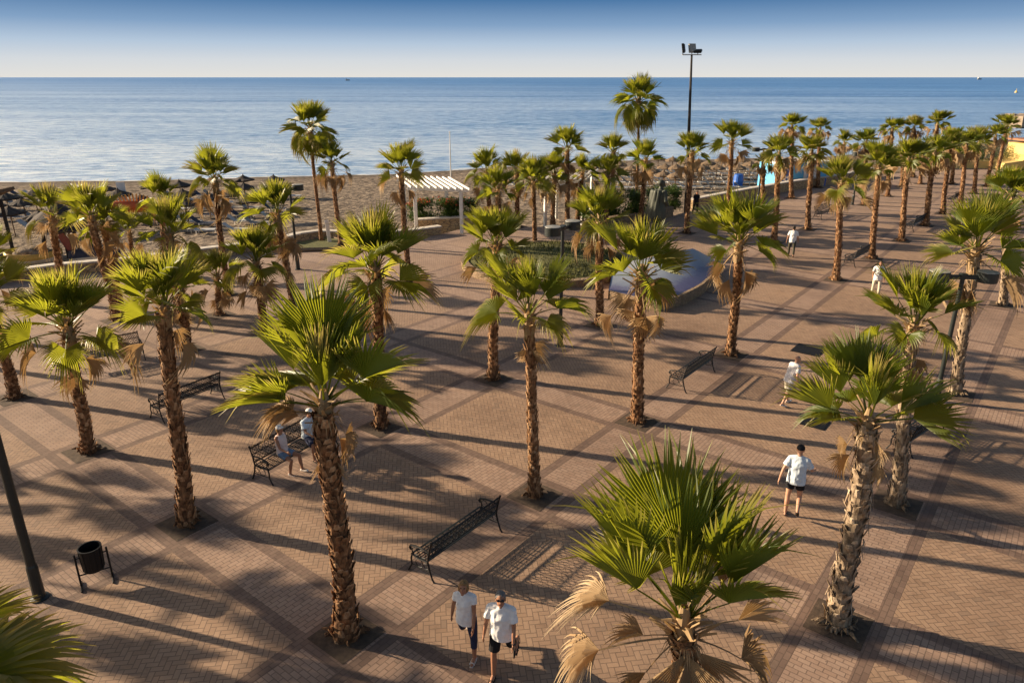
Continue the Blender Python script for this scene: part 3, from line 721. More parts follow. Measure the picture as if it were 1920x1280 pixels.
# (base px, heart px, label, near, options)
PALMS = [
 ((650, 1190), (608, 755), 'brown palm beside the two sitting people, dry fronds hanging over their bench', 1, dict(fronds=F1, seed=1, fat=1.18, sc=.93)),
 ((350, 980), (308, 575), 'palm with a slim brown trunk rising in front of the bench at the left', 1, dict(seed=2, ng=18, ndead=3, sc=.82, fat=1.05)),
 ((1003, 928), (992, 588), 'slim straight palm in the middle with one dry frond dangling on a long stalk', 1, dict(seed=3, ng=14, ndead=2, sc=.95, lowest=18, fat=.82)),
 ((1572, 1168), (1628, 785), 'ragged pale trunked palm with a broad fan of fronds, right of the walking man', 1, dict(seed=41, fronds=F4, pale=True, sc=.82, fat=1.2)),
 ((165, 845), (126, 615), 'short leaning palm at the left with a drooping grey-green frond against its trunk', 1, dict(seed=5, ng=15, ndead=5, sc=1.15, fat=1.0)),
 ((715, 800), (704, 505), 'palm behind the two sitting people, one big fan frond spread to its right', 1, dict(seed=6, ng=18, ndead=5, sc=1.15)),
 ((1195, 790), (1203, 515), 'palm directly left of the dark bench, fronds covering the mosaic slope', 1, dict(seed=7, ng=17, ndead=7, sc=1.18)),
 ((1680, 945), (1714, 610), 'pale trunk palm next to the walking man, behind the ragged front right palm', 1, dict(seed=8, ng=15, ndead=4, pale=True, sc=.95)),
 ((1792, 738), (1830, 468), 'palm wrapped in dry hanging leaves just behind the right double street lamp', 1, dict(seed=9, ng=15, ndead=4, pale=True, sc=1.2)),
 ((28, 745), (-22, 560), 'stout palm trunk cut by the left picture edge beside the rubbish drum', 1, dict(seed=10, ng=15, ndead=4)),
 ((350, 655), (338, 540), 'short thick palm half hidden behind the crown of the slim left palm', 1, dict(seed=11, ng=16, ndead=6, sc=.95)),
 ((925, 710), (930, 462), 'palm in front of the round planter with dark fronds above a shaggy collar', 1, dict(seed=12, ng=16, ndead=7, sc=.92)),
 ((1370, 665), (1386, 455), 'palm at the far end of the dark bench, beside the mosaic slope', 1, dict(seed=13, ng=17, ndead=6, sc=1.15)),
 ((1125, 610), (1124, 415), 'palm between the black lamp post and the mosaic slope', 1, dict(seed=14, ng=15, ndead=7, sc=.98)),
 ((1567, 525), (1578, 345), 'palm left of the small bench, right of the man in dark trousers', 1, dict(seed=15, ng=17, ndead=6, sc=1.0)),
 ((1880, 572), (1897, 372), 'thick pale palm by the right picture edge, behind the double street lamp', 1, dict(seed=16, ng=16, ndead=6, sc=1.0, pale=True)),
 ((1635, 485), (1648, 315), 'palm at the near end of the small bench, one dark frond hanging low', 1, dict(seed=17, ng=16, ndead=6, sc=1.0)),
 ((553, 597), (520, 402), 'palm beside the thin black lamp post, in front of the triangular green bed', 1, dict(seed=18, ng=14, ndead=6, sc=1.0, fat=.9)),
 ((497, 622), (480, 492), 'short palm left of the sitting people\'s palm, dry leaves bunched at its left', 1, dict(seed=19, ng=15, ndead=6, sc=1.05)),
 ((767, 530), (752, 322), 'slender palm standing in front of the left post of the white pergola', 1, dict(seed=20, ng=14, ndead=3, sc=1.0, fat=.85)),
 ((226, 583), (196, 425), 'leaning palm in front of the low left beach wall, without dry fronds', 1, dict(seed=21, ng=17, ndead=1, sc=.85)),
 ((124, 570), (96, 405), 'leaning palm in front of the thatched hut on dark posts', 1, dict(seed=22, ng=12, ndead=3, sc=1.05)),
 ((335, 600), (318, 440), 'palm with sparse yellowish fronds in front of the red boat', 1, dict(seed=23, ng=15, ndead=4, sc=1.1)),
 ((427, 552), (403, 338), 'tall thin palm left of centre with a big bundle of dry leaves', 1, dict(seed=24, ng=13, ndead=8, sc=.98, fat=.85)),
 ((310, 520), (303, 375), 'small bright green palm next to the orange red boat', 1, dict(seed=25, ng=13, ndead=3, sc=.85, fat=.8)),
 ((252, 512), (243, 436), 'very small palm beside the low left beach wall', 1, dict(seed=26, ng=10, ndead=5, sc=.75, fat=.7)),
 ((0, 640), (-28, 490), 'palm mostly outside the left picture edge, only frond tips showing', 1, dict(seed=27, ng=13, ndead=3, sc=.95)),
 ((640, 462), (622, 308), 'palm standing right beside the tall left palm at the triangular bed', 1, dict(seed=28, ng=14, ndead=7, sc=.95, fat=.85)),
 ((412, 590), (408, 520), 'low young palm between the two short palms left of centre', 1, dict(seed=29, ng=12, ndead=5, sc=.9, fat=.8)),
 ((1288, 437), (1297, 288), 'palm with a dark swollen foot in front of the floodlight mast', 1, dict(seed=30, ng=15, ndead=6, sc=1.0)),
 ((1200, 420), (1210, 302), 'palm just left of the bronze statue', 1, dict(seed=31, ng=16, ndead=5, sc=1.1)),
 ((938, 490), (934, 358), 'shaggy palm inside the round planter, nearest its left rim', 1, dict(seed=32, ng=16, ndead=9, sc=1.05)),
 ((1003, 462), (1000, 340), 'thin palm behind the round planter, left of the white post', 1, dict(seed=33, ng=15, ndead=5, sc=1.0, fat=.8)),
 ((1036, 425), (1040, 328), 'palm right beside the white post of the far pergola', 1, dict(seed=34, ng=15, ndead=5, sc=1.1)),
 ((1064, 428), (1063, 280), 'tall palm rising above the others in the clump left of the statue', 1, dict(seed=35, ng=14, ndead=4, sc=1.1)),
 ((1082, 415), (1092, 325), 'palm at the right side of the clump left of the statue', 1, dict(seed=36, ng=14, ndead=5, sc=1.05)),
 ((972, 425), (968, 322), 'palm at the left side of the clump behind the round planter', 1, dict(seed=37, ng=14, ndead=5, sc=1.1)),
 ((1150, 405), (1150, 288), 'palm between the tall clump palm and the very tall right palm', 1, dict(seed=38, ng=15, ndead=5, sc=1.05)),
 ((1134, 432), (1140, 330), 'short palm in front of the planter wall with dark bushes', 1, dict(seed=39, ng=15, ndead=6, sc=1.05)),
 ((920, 428), (912, 325), 'palm just right of the white pergola, leftmost of the clump', 1, dict(seed=40, ng=15, ndead=4, sc=1.1)),
 ((1366, 392), (1372, 268), 'palm in front of the stone wall with a separate frond out to its right', 1, dict(seed=42, ng=16, ndead=6, sc=1.25)),
 ((1430, 392), (1432, 308), 'small palm beside the far double lamp, in front of the stone wall', 0, dict(seed=43, sc=.8)),
 ((1451, 455), (1461, 290), 'palm left of the man in the white shirt and dark trousers', 0, dict(seed=44, sc=1.05)),
 ((1484, 372), (1485, 238), 'tall palm in front of the blue beach hut', 0, dict(seed=45, sc=1.05)),
 ((1515, 430), (1522, 285), 'palm left of the small curly bench, behind the man in dark trousers', 0, dict(seed=46, sc=1.05)),
 ((1533, 352), (1538, 242), 'palm just right of the blue beach hut', 0, dict(seed=47, sc=1.0)),
 ((1578, 338), (1583, 268), 'dark green palm by the sea wall, first one right of the blue hut', 0, dict(seed=48, sc=1.0)),
 ((1620, 385), (1624, 268), 'palm behind the thin far lamp post', 0, dict(seed=49, sc=1.05)),
 ((1664, 368), (1668, 302), 'short palm half hidden in the far middle group', 0, dict(seed=50, sc=.9)),
 ((1668, 332), (1673, 243), 'far palm whose crown stands out against the sea, leftmost of the high group', 0, dict(seed=51, sc=1.1)),
 ((1712, 332), (1714, 240), 'far palm in the middle of the high group against the sea', 0, dict(seed=52, sc=1.1)),
 ((1752, 326), (1758, 232), 'far palm at the top of the high group against the sea', 0, dict(seed=53, sc=1.15)),
 ((1690, 452), (1703, 300), 'second palm of the right row, counting from the one by the small bench', 0, dict(seed=54, sc=1.1)),
 ((1735, 423), (1753, 288), 'third palm of the right hand row, with a thick leaning trunk', 0, dict(seed=55, sc=1.15, fat=1.1)),
 ((1768, 401), (1780, 276), 'fourth palm of the right hand row, at the left end of the far bench', 0, dict(seed=56, sc=1.15)),
 ((1801, 381), (1812, 272), 'fifth palm of the right hand row, at the right end of the far bench', 0, dict(seed=57, sc=1.1)),
 ((1826, 363), (1836, 268), 'sixth palm of the right hand row, before the green slope', 0, dict(seed=58, sc=1.1)),
 ((1850, 350), (1867, 256), 'seventh palm of the right hand row, leaning right before the green slope', 0, dict(seed=59, sc=1.05)),
 ((1868, 334), (1888, 238), 'last palm of the right hand row, its crown before the breakwater', 0, dict(seed=60, sc=1.1)),
 ((1725, 345), (1730, 292), 'short shaggy palm hidden deep in the far middle group', 0, dict(seed=61, sc=.85)),
 ((1690, 350), (1695, 285), 'palm behind the second palm of the right hand row', 0, dict(seed=62, sc=.95)),
 ((1784, 345), (1790, 262), 'palm behind the fourth palm of the right hand row', 0, dict(seed=63, sc=1.0)),
]
for bpx, hpx, label, near, kw in PALMS:
    b0 = at(*bpx); palm(b0, above(b0, *hpx), label, near=bool(near), **kw)
b0 = uv(6.4, 1.85)
palm(b0, above(b0, 1283, 1165), 'big palm crown in the right foreground, seen from above among dry fan fronds', 4, fronds=F0, sc=.83, fat=1.0)
b0 = uv(0.4, 8.7)
palm(b0, Vector((b0.x + .3, b0.y + .1, 3.85)), 'palm below the bottom left corner of the picture, one frond reaching in', 77, sc=1.0, fronds=[(G_, 2, 2, 8, 1.12, -15), (G_, 3, 16, -2, 1.05, 0), (G_, 2, -16, 8, 1.05, 10), (G_, 3, -4, -16, .95, 0), (D_, 1, 6, -40, .9, 0), (G_, 1, 110, 55, .8, 0), (G_, 1, 180, 50, .8, 0), (G_, 4, 230, 60, .8, 0), (G_, 6, 150, 75, .7, 0), (G_, 2, 200, 20, .9, 0), (G_, 2, 150, 20, .9, 0), (G_, 2, 60, 14, .8, 0), (G_, 2, 260, 20, .9, 0), (D_, 0, 120, -40, .8, 0)])
# palms of the same rows just outside the left edge: their shadows cross the paving
for (u_, v_, h_) in ((0.4, 14.35, 4.2), (0.4, 19.75, 4.0), (6.4, 30.5, 4.1), (12.3, 30.5, 4.3), (0.4, 25.1, 4.2), (-5.5, 14.35, 4.0), (-5.5, 19.75, 4.3), (-5.5, 25.1, 4.0), (0.4, 30.5, 4.4)):
    b0 = uv(u_, v_); palm(b0, b0 + Vector((-.2, 0, h_)), 'palm of the paving grid standing outside the left picture edge', int(u_ * 10 + v_), ng=16, ndead=5, group='palms outside the left picture edge')

# the two very tall palms by the beach
def tall_palm(bpx, hpx, label, seed, sc):
    b0 = at(*bpx); hh = above(b0, *hpx); rg = random.Random(seed)
    lst = []
    for k in range(26):
        f = (k + .5) / 26
        lst.append((G_, 0 if f < .1 else rg.choice((1, 4)) if f < .35 else rg.choice((2, 3)) if f < .65 else 5, 137.5 * k, 80 - 135 * f + rg.uniform(-8, 8), rg.uniform(.95, 1.15), rg.uniform(-20, 20)))
    for k in range(4): lst.append((D_, k, 90 * k + 20, -70, .8, 0))
    palm(b0, hh, label, seed, fronds=lst, tmesh=TALLT, sc=sc, fat=.72, group='tall palms by the beach', pit=False)
tall_palm((603, 455), (581, 240), 'very tall palm at the left, its crown standing against the sea', 81, 1.0)
tall_palm((1193, 395), (1198, 190), 'very tall palm left of the floodlight mast, its round crown against the sea', 82, 1.22)
# ------------------------------------------------------------------ iron benches (front = +y)
def arc(c, r, a0, a1, n, plane='xz', sq=1.0):
    out = []
    for k in range(n + 1):
        a = R(a0 + (a1 - a0) * k / n); p, q = r * math.cos(a), r * math.sin(a) * sq
        out.append(Vector(c) + (Vector((p, 0, q)) if plane == 'xz' else Vector((0, p, q)) if plane == 'yz' else Vector((p, q, 0))))
    return out
def bench_meshes(L):
    sh = lambda p: Vector((p.x, p.y - (p.z - .45) * .22, p.z))       # lean of the back
    bm = bmesh.new()
    n = int(round(L / .2)); stp = (L - .1) / n
    for z in (.50, .70, .87):
        tube(bm, [sh(Vector((x, -.22, z))) for x in (-L / 2 + .04, L / 2 - .04)], .016 if z != .70 else .010, 5)
    for k in range(n):
        x = -L / 2 + .05 + stp * (k + .5)
        for zc, rr in ((.785, .075), (.60, .085)):
            tube(bm, [sh(p) for p in arc((x, -.22, zc), rr, 0, 360, 10)], .009, 4, cap=False)
            for s in (-1, 1): tube(bm, [sh(Vector((x - s * stp / 2, -.22, zc - rr))), sh(Vector((x + s * stp / 2, -.22, zc + rr)))], .007, 4)
        tube(bm, [sh(p) for p in arc((x, -.22, .87), stp / 2, 0, 180, 6, sq=.35)], .010, 4)
    back = to_mesh('bench_back', bm, M_IRON)
    bm = bmesh.new()
    for k in range(7):
        y = -.19 + k * .068; z = .435 - .012 * math.sin(k / 6 * PI)
        box(bm, (0, y, z), (L - .1, .024, .008))
    for k in range(n + 1): box(bm, (-L / 2 + .06 + (L - .12) * k / n, .02, .412), (.02, .44, .014))
    tube(bm, [(-L / 2 + .04, .25, .415), (L / 2 - .04, .25, .415)], .018, 6); tube(bm, [(-L / 2 + .04, -.21, .43), (L / 2 - .04, -.21, .43)], .014, 6)
    seat = to_mesh('bench_seat', bm, M_SEAT)
    bm = bmesh.new()
    P = lambda *a: [Vector((0, y, z)) for y, z in a]
    tube(bm, P((-.38, 0), (-.33, .06), (-.27, .22), (-.22, .42), (-.25, .60), (-.30, .80), (-.34, .93)), [.022, .02, .02, .022, .02, .018, .024], 6)
    tube(bm, P((.34, 0), (.31, .05), (.24, .18), (.25, .32), (.22, .42)), [.024, .02, .018, .02, .02], 6)
    tube(bm, P((-.22, .42), (0, .40), (.22, .42)), .018, 6)
    tube(bm, P((-.27, .66), (-.1, .69), (.1, .67), (.24, .63), (.28, .57), (.25, .53), (.21, .55)), [.02, .02, .022, .024, .022, .018, .014], 6)
    tube(bm, P((.22, .42), (.2, .5), (.25, .6)), .014, 5)
    for c, r_ in (((0, .12, .54), .085), ((0, -.08, .55), .09), ((0, .02, .30), .10), ((0, -.17, .30), .065)):
        tube(bm, arc(c, r_, 0, 360, 10, 'yz'), .010, 4, cap=False)
    tube(bm, P((-.27, .2), (0, .19), (.25, .2)), .012, 5)
    end = to_mesh('bench_end', bm, M_IRON)
    return back, seat, end
BM_ = bench_meshes(2.4)
def bench(c, face, label, L=2.4):
    """face: direction the sitter looks at, degrees"""
    t = thing('park_bench', label, 'bench', c, R(face - 90), 'iron benches')
    mesh_obj('backrest', BM_[0], t); mesh_obj('seat', BM_[1], t)
    for s in (-1, 1): mesh_obj('end_frame', BM_[2], t, (s * (2.4 / 2 - .03), 0, 0))
    t.scale.x = L / 2.4
    return t
def bench_at(a, b_, side, label):
    """a, b_: ground pixels of the two near feet; side = +1 looks towards +v, -1 towards -v"""
    A, B = at(*a), at(*b_); m = (A + B) / 2; d = (B - A).normalized()
    L = min(2.9, max(2.1, (B - A).length)); n_ = Vector((-d.y, d.x, 0)) * side
    return bench(m, math.degrees(math.atan2(n_.y, n_.x)), label, L), m, d, n_
bench_at((160, 692), (258, 672), -1, 'black iron bench at the far left behind the short leaning palm')
bench_at((294, 788), (408, 742), 1, 'black iron bench behind the slim left palm trunk')
B3 = bench_at((492, 905), (618, 828), -1, 'black iron bench with two people sitting on it')
bench_at((787, 1080), (918, 985), 1, 'long black iron bench in the front, empty, above the walking couple')
bench_at((1266, 732), (1322, 692), 1, 'empty black iron bench in the middle between two palm trunks')
bench_at((1590, 500), (1620, 483), 1, 'small far bench between two palms near the white shirted person')
bench_at((1532, 412), (1560, 402), -1, 'far bench with curly grey back left of the second palm row')
bench_at((1697, 437), (1728, 420), 1, 'far bench between the second and third palms of the right row')
bench_at((1777, 385), (1797, 374), 1, 'farthest bench, between the fourth and fifth palms of the right row')
bench_at((1684, 850), (1748, 808), 1, 'bench almost hidden behind the pale drooping frond at the right')

# ------------------------------------------------------------------ bin, lamps, mast
def bin_():
    t = thing('litter_bin', 'round black litter bin hung between two tube legs on the paving', 'litter bin', at(183, 1092), R(30)); t.scale = (.92, .92, .92)
    bm = bmesh.new()
    lathe(bm, [(.17, .36), (.2, .38), (.22, .9), (.235, .9), (.235, .93), (.205, .93), (.19, .42), (.01, .42)], 22)
    for k in range(11):
        a = 2 * PI * k / 11; tube(bm, [(.205 * math.cos(a), .205 * math.sin(a), .4), (.226 * math.cos(a), .226 * math.sin(a), .9)], .008, 4)
    obj('basket', bm, M_IRON, t)
    for s in (-1, 1):
        bm = bmesh.new()
        tube(bm, [(s * .30, 0, .012), (s * .30, 0, .6), (s * .30, 0, .82)], .021, 8)
        tube(bm, [(s * .30, -.20, .018), (s * .30, 0, .03), (s * .30, .20, .018)], .02, 6)
        tube(bm, [(s * .30, 0, .72), (s * .215, 0, .72)], .014, 6)
        obj('leg', bm, M_IRON, t)
    bm = bmesh.new(); tube(bm, [(-.3, 0, .3), (.3, 0, .3)], .016, 6); obj('crossbar', bm, M_IRON, t)
bin_()
M_LAMP = simple('lamp_green_black', (0.018, 0.024, 0.023), 0.4, var=0.2, scale=12)
M_LAMPTOP = simple('lamp_cover_grey', (0.30, 0.29, 0.26), 0.5, var=0.3, scale=9)
M_GLASS = simple('frosted_lens', (0.6, 0.6, 0.56), 0.25, var=0.05)
def lamp(base, h, label, ang=0, sep=.68, pole_r=.068, heads=2):
    t = thing('street_lamp', label, 'street lamp', base, R(ang), 'double drum street lamps')
    bm = bmesh.new(); lathe(bm, [(.17, 0), (.17, .02), (.11, .04), (.10, .7), (pole_r + .012, .74), (pole_r, .78), (pole_r * .9, h)], 14); obj('pole', bm, M_LAMP, t)
    bm = bmesh.new(); box(bm, (0 if heads == 2 else sep / 2, 0, h - .05), ((sep * 2 if heads == 2 else sep) - .3, .11, .13), bev=.015); box(bm, (0, 0, h + .01), (.2, .2, .1), bev=.02); obj('arm', bm, M_LAMP, t)
    for s in ((-1, 1) if heads == 2 else (1,)):
        bm = bmesh.new(); lathe(bm, [(.26, -.16), (.285, -.16), (.285, .12), (.27, .13)], 24); hd = obj('lamp_head', bm, M_LAMP, t, loc=(s * sep, 0, h - .02))
        bm = bmesh.new(); lathe(bm, [(.28, .133), (.275, .15), (.05, .17)], 24); obj('cover', bm, M_LAMPTOP, hd)
        bm = bmesh.new(); lathe(bm, [(.05, -.175), (.25, -.165), (.25, -.161)], 20); obj('lens', bm, M_GLASS, hd)
    return t
b0 = at(75, 1120); lamp(b0, 4.65, 'black lamp pole rising out of the picture at the lower left', 235, pole_r=.085, heads=1)
lamp(at(1050, 648), 4.5, 'black double street lamp in the middle, in front of the round planter', 55)
lamp(at(1754, 752), 4.05, 'dark green double street lamp at the right, beside the leaf wrapped palm', -4)
lamp(at(1420, 384), 4.3, 'far double street lamp standing by the stone wall', 15)
lamp(at(559, 505), 4.2, 'thin street lamp with a pale flat top near the triangular green bed', 70)
lamp(at(1598, 384), 4.0, 'farthest street lamp, a thin dark post between the right palms', 40)

def mast():
    b = at(1286, 398)
    t = thing('floodlight_mast', 'tall dark floodlight mast with three lamps against the sky', 'floodlight', b)
    tp = above(b, 1297, 103) - b
    bm = bmesh.new(); tube(bm, [(0, 0, 0), tp * .33, tp * .66, tp], [.16, .13, .10, .07], 10); obj('pole', bm, M_DKWOOD, t)
    bm = bmesh.new(); box(bm, tp + Vector((0, 0, 0)), (1.35, .08, .07)); obj('crossbar', bm, M_PALE, t)
    for dx, dz, rx, rz in ((-.62, .42, 80, 70), (0.0, .42, 68, 10), (.42, .22, 12, -20)):
        bm = bmesh.new()
        m = Matrix.Rotation(R(rz), 3, 'Z') @ Matrix.Rotation(R(rx), 3, 'X')
        box(bm, (0, 0, 0), (.52, .62, .14), m, bev=.02); box(bm, m @ Vector((0, 0, .09)), (.45, .5, .04), m)
        tube(bm, [m @ Vector((0, -.1, -.05)), Vector((0, 0, -dz + .04))], .03, 5)
        obj('floodlight', bm, M_IRON if dx else M_LAMPTOP, t, loc=tp + Vector((dx, 0, dz)))
mast()
def cover(px, py, w_, l_, label):
    t = thing('manhole_cover', label, 'manhole cover', at(px, py), UV_A)
    bm = bmesh.new(); box(bm, (0, 0, .004), (w_ + .08, l_ + .08, .012)); obj('frame', bm, M_IRON, t)
    bm = bmesh.new()
    for k in range(12): box(bm, (-w_ / 2 + w_ * (k + .5) / 12, 0, .012), (w_ / 12 - .012, l_, .012))
    obj('grate', bm, M_IRON, t)
cover(1516, 656, .95, .95, 'square dark drain cover in the paving behind the old man in the white shirt')
cover(1529, 793, .62, .62, 'smaller dark drain cover in the paving between the two walking men')

# ------------------------------------------------------------------ pergolas
def pergola(A, B, back, label, nsl=10, h=2.65):
    t = thing('pergola', label, 'pergola', A); bx = (B - A); bk = Vector(back)
    rot = Matrix.Rotation(math.atan2(bx.y, bx.x), 3, 'Z'); rb = Matrix.Rotation(math.atan2(bk.y, bk.x), 3, 'Z')
    for p in (Vector((0, 0, 0)), bx, bk, bx + bk):
        bm = bmesh.new(); box(bm, p + Vector((0, 0, h / 2 - .15)), (.19, .19, h + .3), rot, bev=.015); obj('post', bm, M_WHITE, t)
    for p in (Vector((0, 0, 0)), bk):
        bm = bmesh.new(); box(bm, p + bx / 2 + Vector((0, 0, h + .12)), (bx.length + 1.0, .12, .20), rot, bev=.01); obj('beam', bm, M_WHITE, t)
    for k in range(nsl):
        bm = bmesh.new(); p = bx * (-.12 + 1.24 * k / (nsl - 1)) + bk * .5
        box(bm, p + Vector((0, 0, h + .30)), (bk.length + 1.7, .085, .13), rb, bev=.01); obj('rafter', bm, M_WHITE, t)
pergola(at(781, 433), at(866, 438), (-1.3, 4.2, 0), 'white wooden pergola of posts and slanting rafters at the beach entrance')
pergola(at(1022, 422), at(1092, 414), (1.0, 4.0, 0), 'second white pergola mostly hidden behind the palm clump', 8)

# ------------------------------------------------------------------ bushes, hedge, beds
def bush(name, label, cat, c, size, n, seed, flowers=0, group=None, mat=None):
    rg = random.Random(seed); t = thing(name, label, cat, c, 0, group)
    def leaves(n, lo, top, mats, lw):
        V, Fc = [], []
        for _ in range(n):
            a = rg.uniform(0, 2 * PI); u = rg.uniform(-1, 1); s_ = math.sqrt(1 - u * u); q = rg.uniform(lo, 1.0) * (1 + .22 * noise.noise(Vector((a * 2, u * 3, seed))))
            p = Vector((size[0] / 2 * math.copysign(abs(s_ * math.cos(a)) ** .6, math.cos(a)) * q, size[1] / 2 * math.copysign(abs(s_ * math.sin(a)) ** .6, math.sin(a)) * q, size[2] / 2 * (1 + math.copysign(abs(u) ** .6, u) * q)))
            if p.z < .02: p.z = rg.uniform(.02, .2)
            if top and p.z < size[2] * .72: continue
            d = Vector((rg.uniform(-1, 1), rg.uniform(-1, 1), rg.uniform(-.2, 1))).normalized(); x, y = frame_of(d)
            l_ = lw * rg.uniform(.7, 1.4); rn = rg.random(); i0 = len(V)
            V += [(p - x * l_ * .45, 0.2, rn), (p + d * l_ * .4 + y * l_ * .1, .3, rn), (p + x * l_ * .45, .3, rn), (p + d * l_ * 1.3, .9, rn)]
            Fc += [(i0, i0 + 1, i0 + 3), (i0 + 1, i0 + 2, i0 + 3)]
        return geo_mesh('leaves', [(V, Fc, None, 0)], mats)
    mesh_obj('foliage', leaves(n, .55, False, [mat or M_LEAF], .14), t)
    if flowers: mesh_obj('flowers', leaves(flowers, .92, True, [M_FLOWER], .13), t)
    bm = bmesh.new()
    for k in range(5):
        a = k * 1.3; tube(bm, [(size[0] * .12 * math.cos(a), size[1] * .12 * math.sin(a), -.1), (size[0] * .3 * math.cos(a), size[1] * .3 * math.sin(a), size[2] * .6)], [.03, .01], 5)
    obj('stems', bm, M_WOOD, t)
    return t
c = at(806, 424, .1) + Vector((0, 1.3, 0)); bush('flowering_hedge', 'hedge with red flowers seen under the pergola, left of its middle post', 'hedge', (c.x + .3, c.y, 0), (4.0, 1.5, 1.75), 5200, 1, 700)
c = at(862, 420, .1) + Vector((0, 1.6, 0)); bush('flowering_hedge', 'darker hedge with few red flowers right of the pergola middle post', 'hedge', (c.x, c.y, 0), (2.6, 1.4, 1.6), 3200, 2, 160)
for k, (px, py, sx_, sz_, lb) in enumerate(((1118, 420, 2.6, 1.6, 'dark rounded bush behind the stone planter, left one'), (1172, 418, 3.0, 2.0, 'dark rounded bush left of the bronze statue'), (1212, 412, 2.4, 1.9, 'dark bush directly behind the bronze statue'), (1252, 404, 2.4, 1.9, 'dark clipped bush right of the bronze statue'))):
    c = at(px, py); bush('dark_bush', lb, 'bush', (c.x, c.y + 1.2, .1), (sx_, 2.2, sz_), 3600, 10 + k)

def bed(label, cx, cy, r0, r1, zt=.45, seg=48, full=True):
    t = thing('round_planter', label, 'planter', (cx, cy, 0))
    bm = bmesh.new(); lathe(bm, [(r1, -.1), (r1 + .04, zt), (r0, zt), (r0 - .02, -.1)], seg); obj('stone_rim', bm, M_STONE2, t)
    bm = bmesh.new()
    rows = []
    for j in range(9):
        rr = (r0 - .03) * j / 8
        rows.append([bm.verts.new((rr * math.cos(2 * PI * k / seg), rr * math.sin(2 * PI * k / seg), zt - .06 + .30 * (1 - (j / 8) ** 2) + .03 * noise.noise(Vector((j, k, 0))))) for k in range(seg)])
    for a, b_ in zip(rows, rows[1:]):
        for k in range(seg): bm.faces.new((a[k], a[(k + 1) % seg], b_[(k + 1) % seg], b_[k]))
    bmesh.ops.remove_doubles(bm, verts=bm.verts, dist=.0005)
    obj('turf', bm, M_GRASS, t, smooth=True)
    rq = random.Random(4); V, Fc = [], []
    for _ in range(3500):
        a = rq.uniform(0, 2 * PI); rr = (r0 - .08) * math.sqrt(rq.random()); q = Vector((rr * math.cos(a), rr * math.sin(a), zt - .07 + .28 * (1 - (rr / r0) ** 2)))
        u_ = rq.uniform(0, PI); w_ = Vector((math.cos(u_), math.sin(u_), 0)) * .03; tp = Vector((rq.uniform(-.06, .06), rq.uniform(-.06, .06), rq.uniform(.06, .2) * (1.6 if noise.noise(q * .8) > .12 else .8))); rn = rq.random(); i0 = len(V)
        V += [(q - w_, .2, rn), (q + w_, .2, rn), (q + tp, .8, rn)]; Fc.append((i0, i0 + 1, i0 + 2))
    mesh_obj('grass', geo_mesh('grass', [(V, Fc, None, 0)], [M_GRASS]), t, kind='stuff')
bed('large round planter with stone rim and bright turf in the middle of the plaza', 1.9, 37.9, 4.25, 4.6, .36)
# triangular green bed by the tall palm
t = thing('grass_bed', 'small three sided grass bed with dark kerb at the foot of the tall left palm', 'planter', at(590, 466))
o = at(590, 466); P = [at(552, 472) - o, at(628, 470) - o, at(648, 455) - o, at(612, 448) - o, at(556, 459) - o]
bm = bmesh.new(); cen_ = sum(P, Vector()) / len(P)
vo = [bm.verts.new(p + Vector((0, 0, .16))) for p in P]; bm.faces.new(vo); obj('turf', bm, M_GRASS, t)
bm = bmesh.new(); tube(bm, [p + Vector((0, 0, .08)) for p in P + [P[0]]], .14, 4); obj('kerb', bm, M_STONE2, t)

# ------------------------------------------------------------------ mosaic slope (sector with a curved stone front)
def mosaic():
    m, nt, b = new_mat('glazed_mosaic')
    tc = nd(nt, 'ShaderNodeTexCoord'); at_ = nd(nt, 'ShaderNodeAttribute', attribute_name='t'); sp = nd(nt, 'ShaderNodeSeparateColor'); nt.links.new(at_.outputs['Color'], sp.inputs[0])
    v = nd(nt, 'ShaderNodeTexVoronoi'); v.inputs['Scale'].default_value = 9; nt.links.new(tc.outputs['Object'], v.inputs['Vector'])
    n = noise_tex(nt, .9, 3, tc.outputs['Object']); s2 = nd(nt, 'ShaderNodeSeparateColor'); nt.links.new(v.outputs['Color'], s2.inputs[0])
    f = S(nt, sp.outputs[0]) * .85 + S(nt, n.outputs[0]) * .22 + S(nt, s2.outputs[0]) * .07 - .08
    col = ramp(nt, f, [(.16, (.06, .05, .12)), (.34, (.10, .095, .18)), (.42, (.17, .19, .26)), (.60, (.23, .26, .31)), (.85, (.32, .33, .36))])
    nt.links.new(col, b.inputs['Base Color']); b.inputs['Roughness'].default_value = .3
    bump(nt, b, v.outputs['Distance'], .3, .01); return m
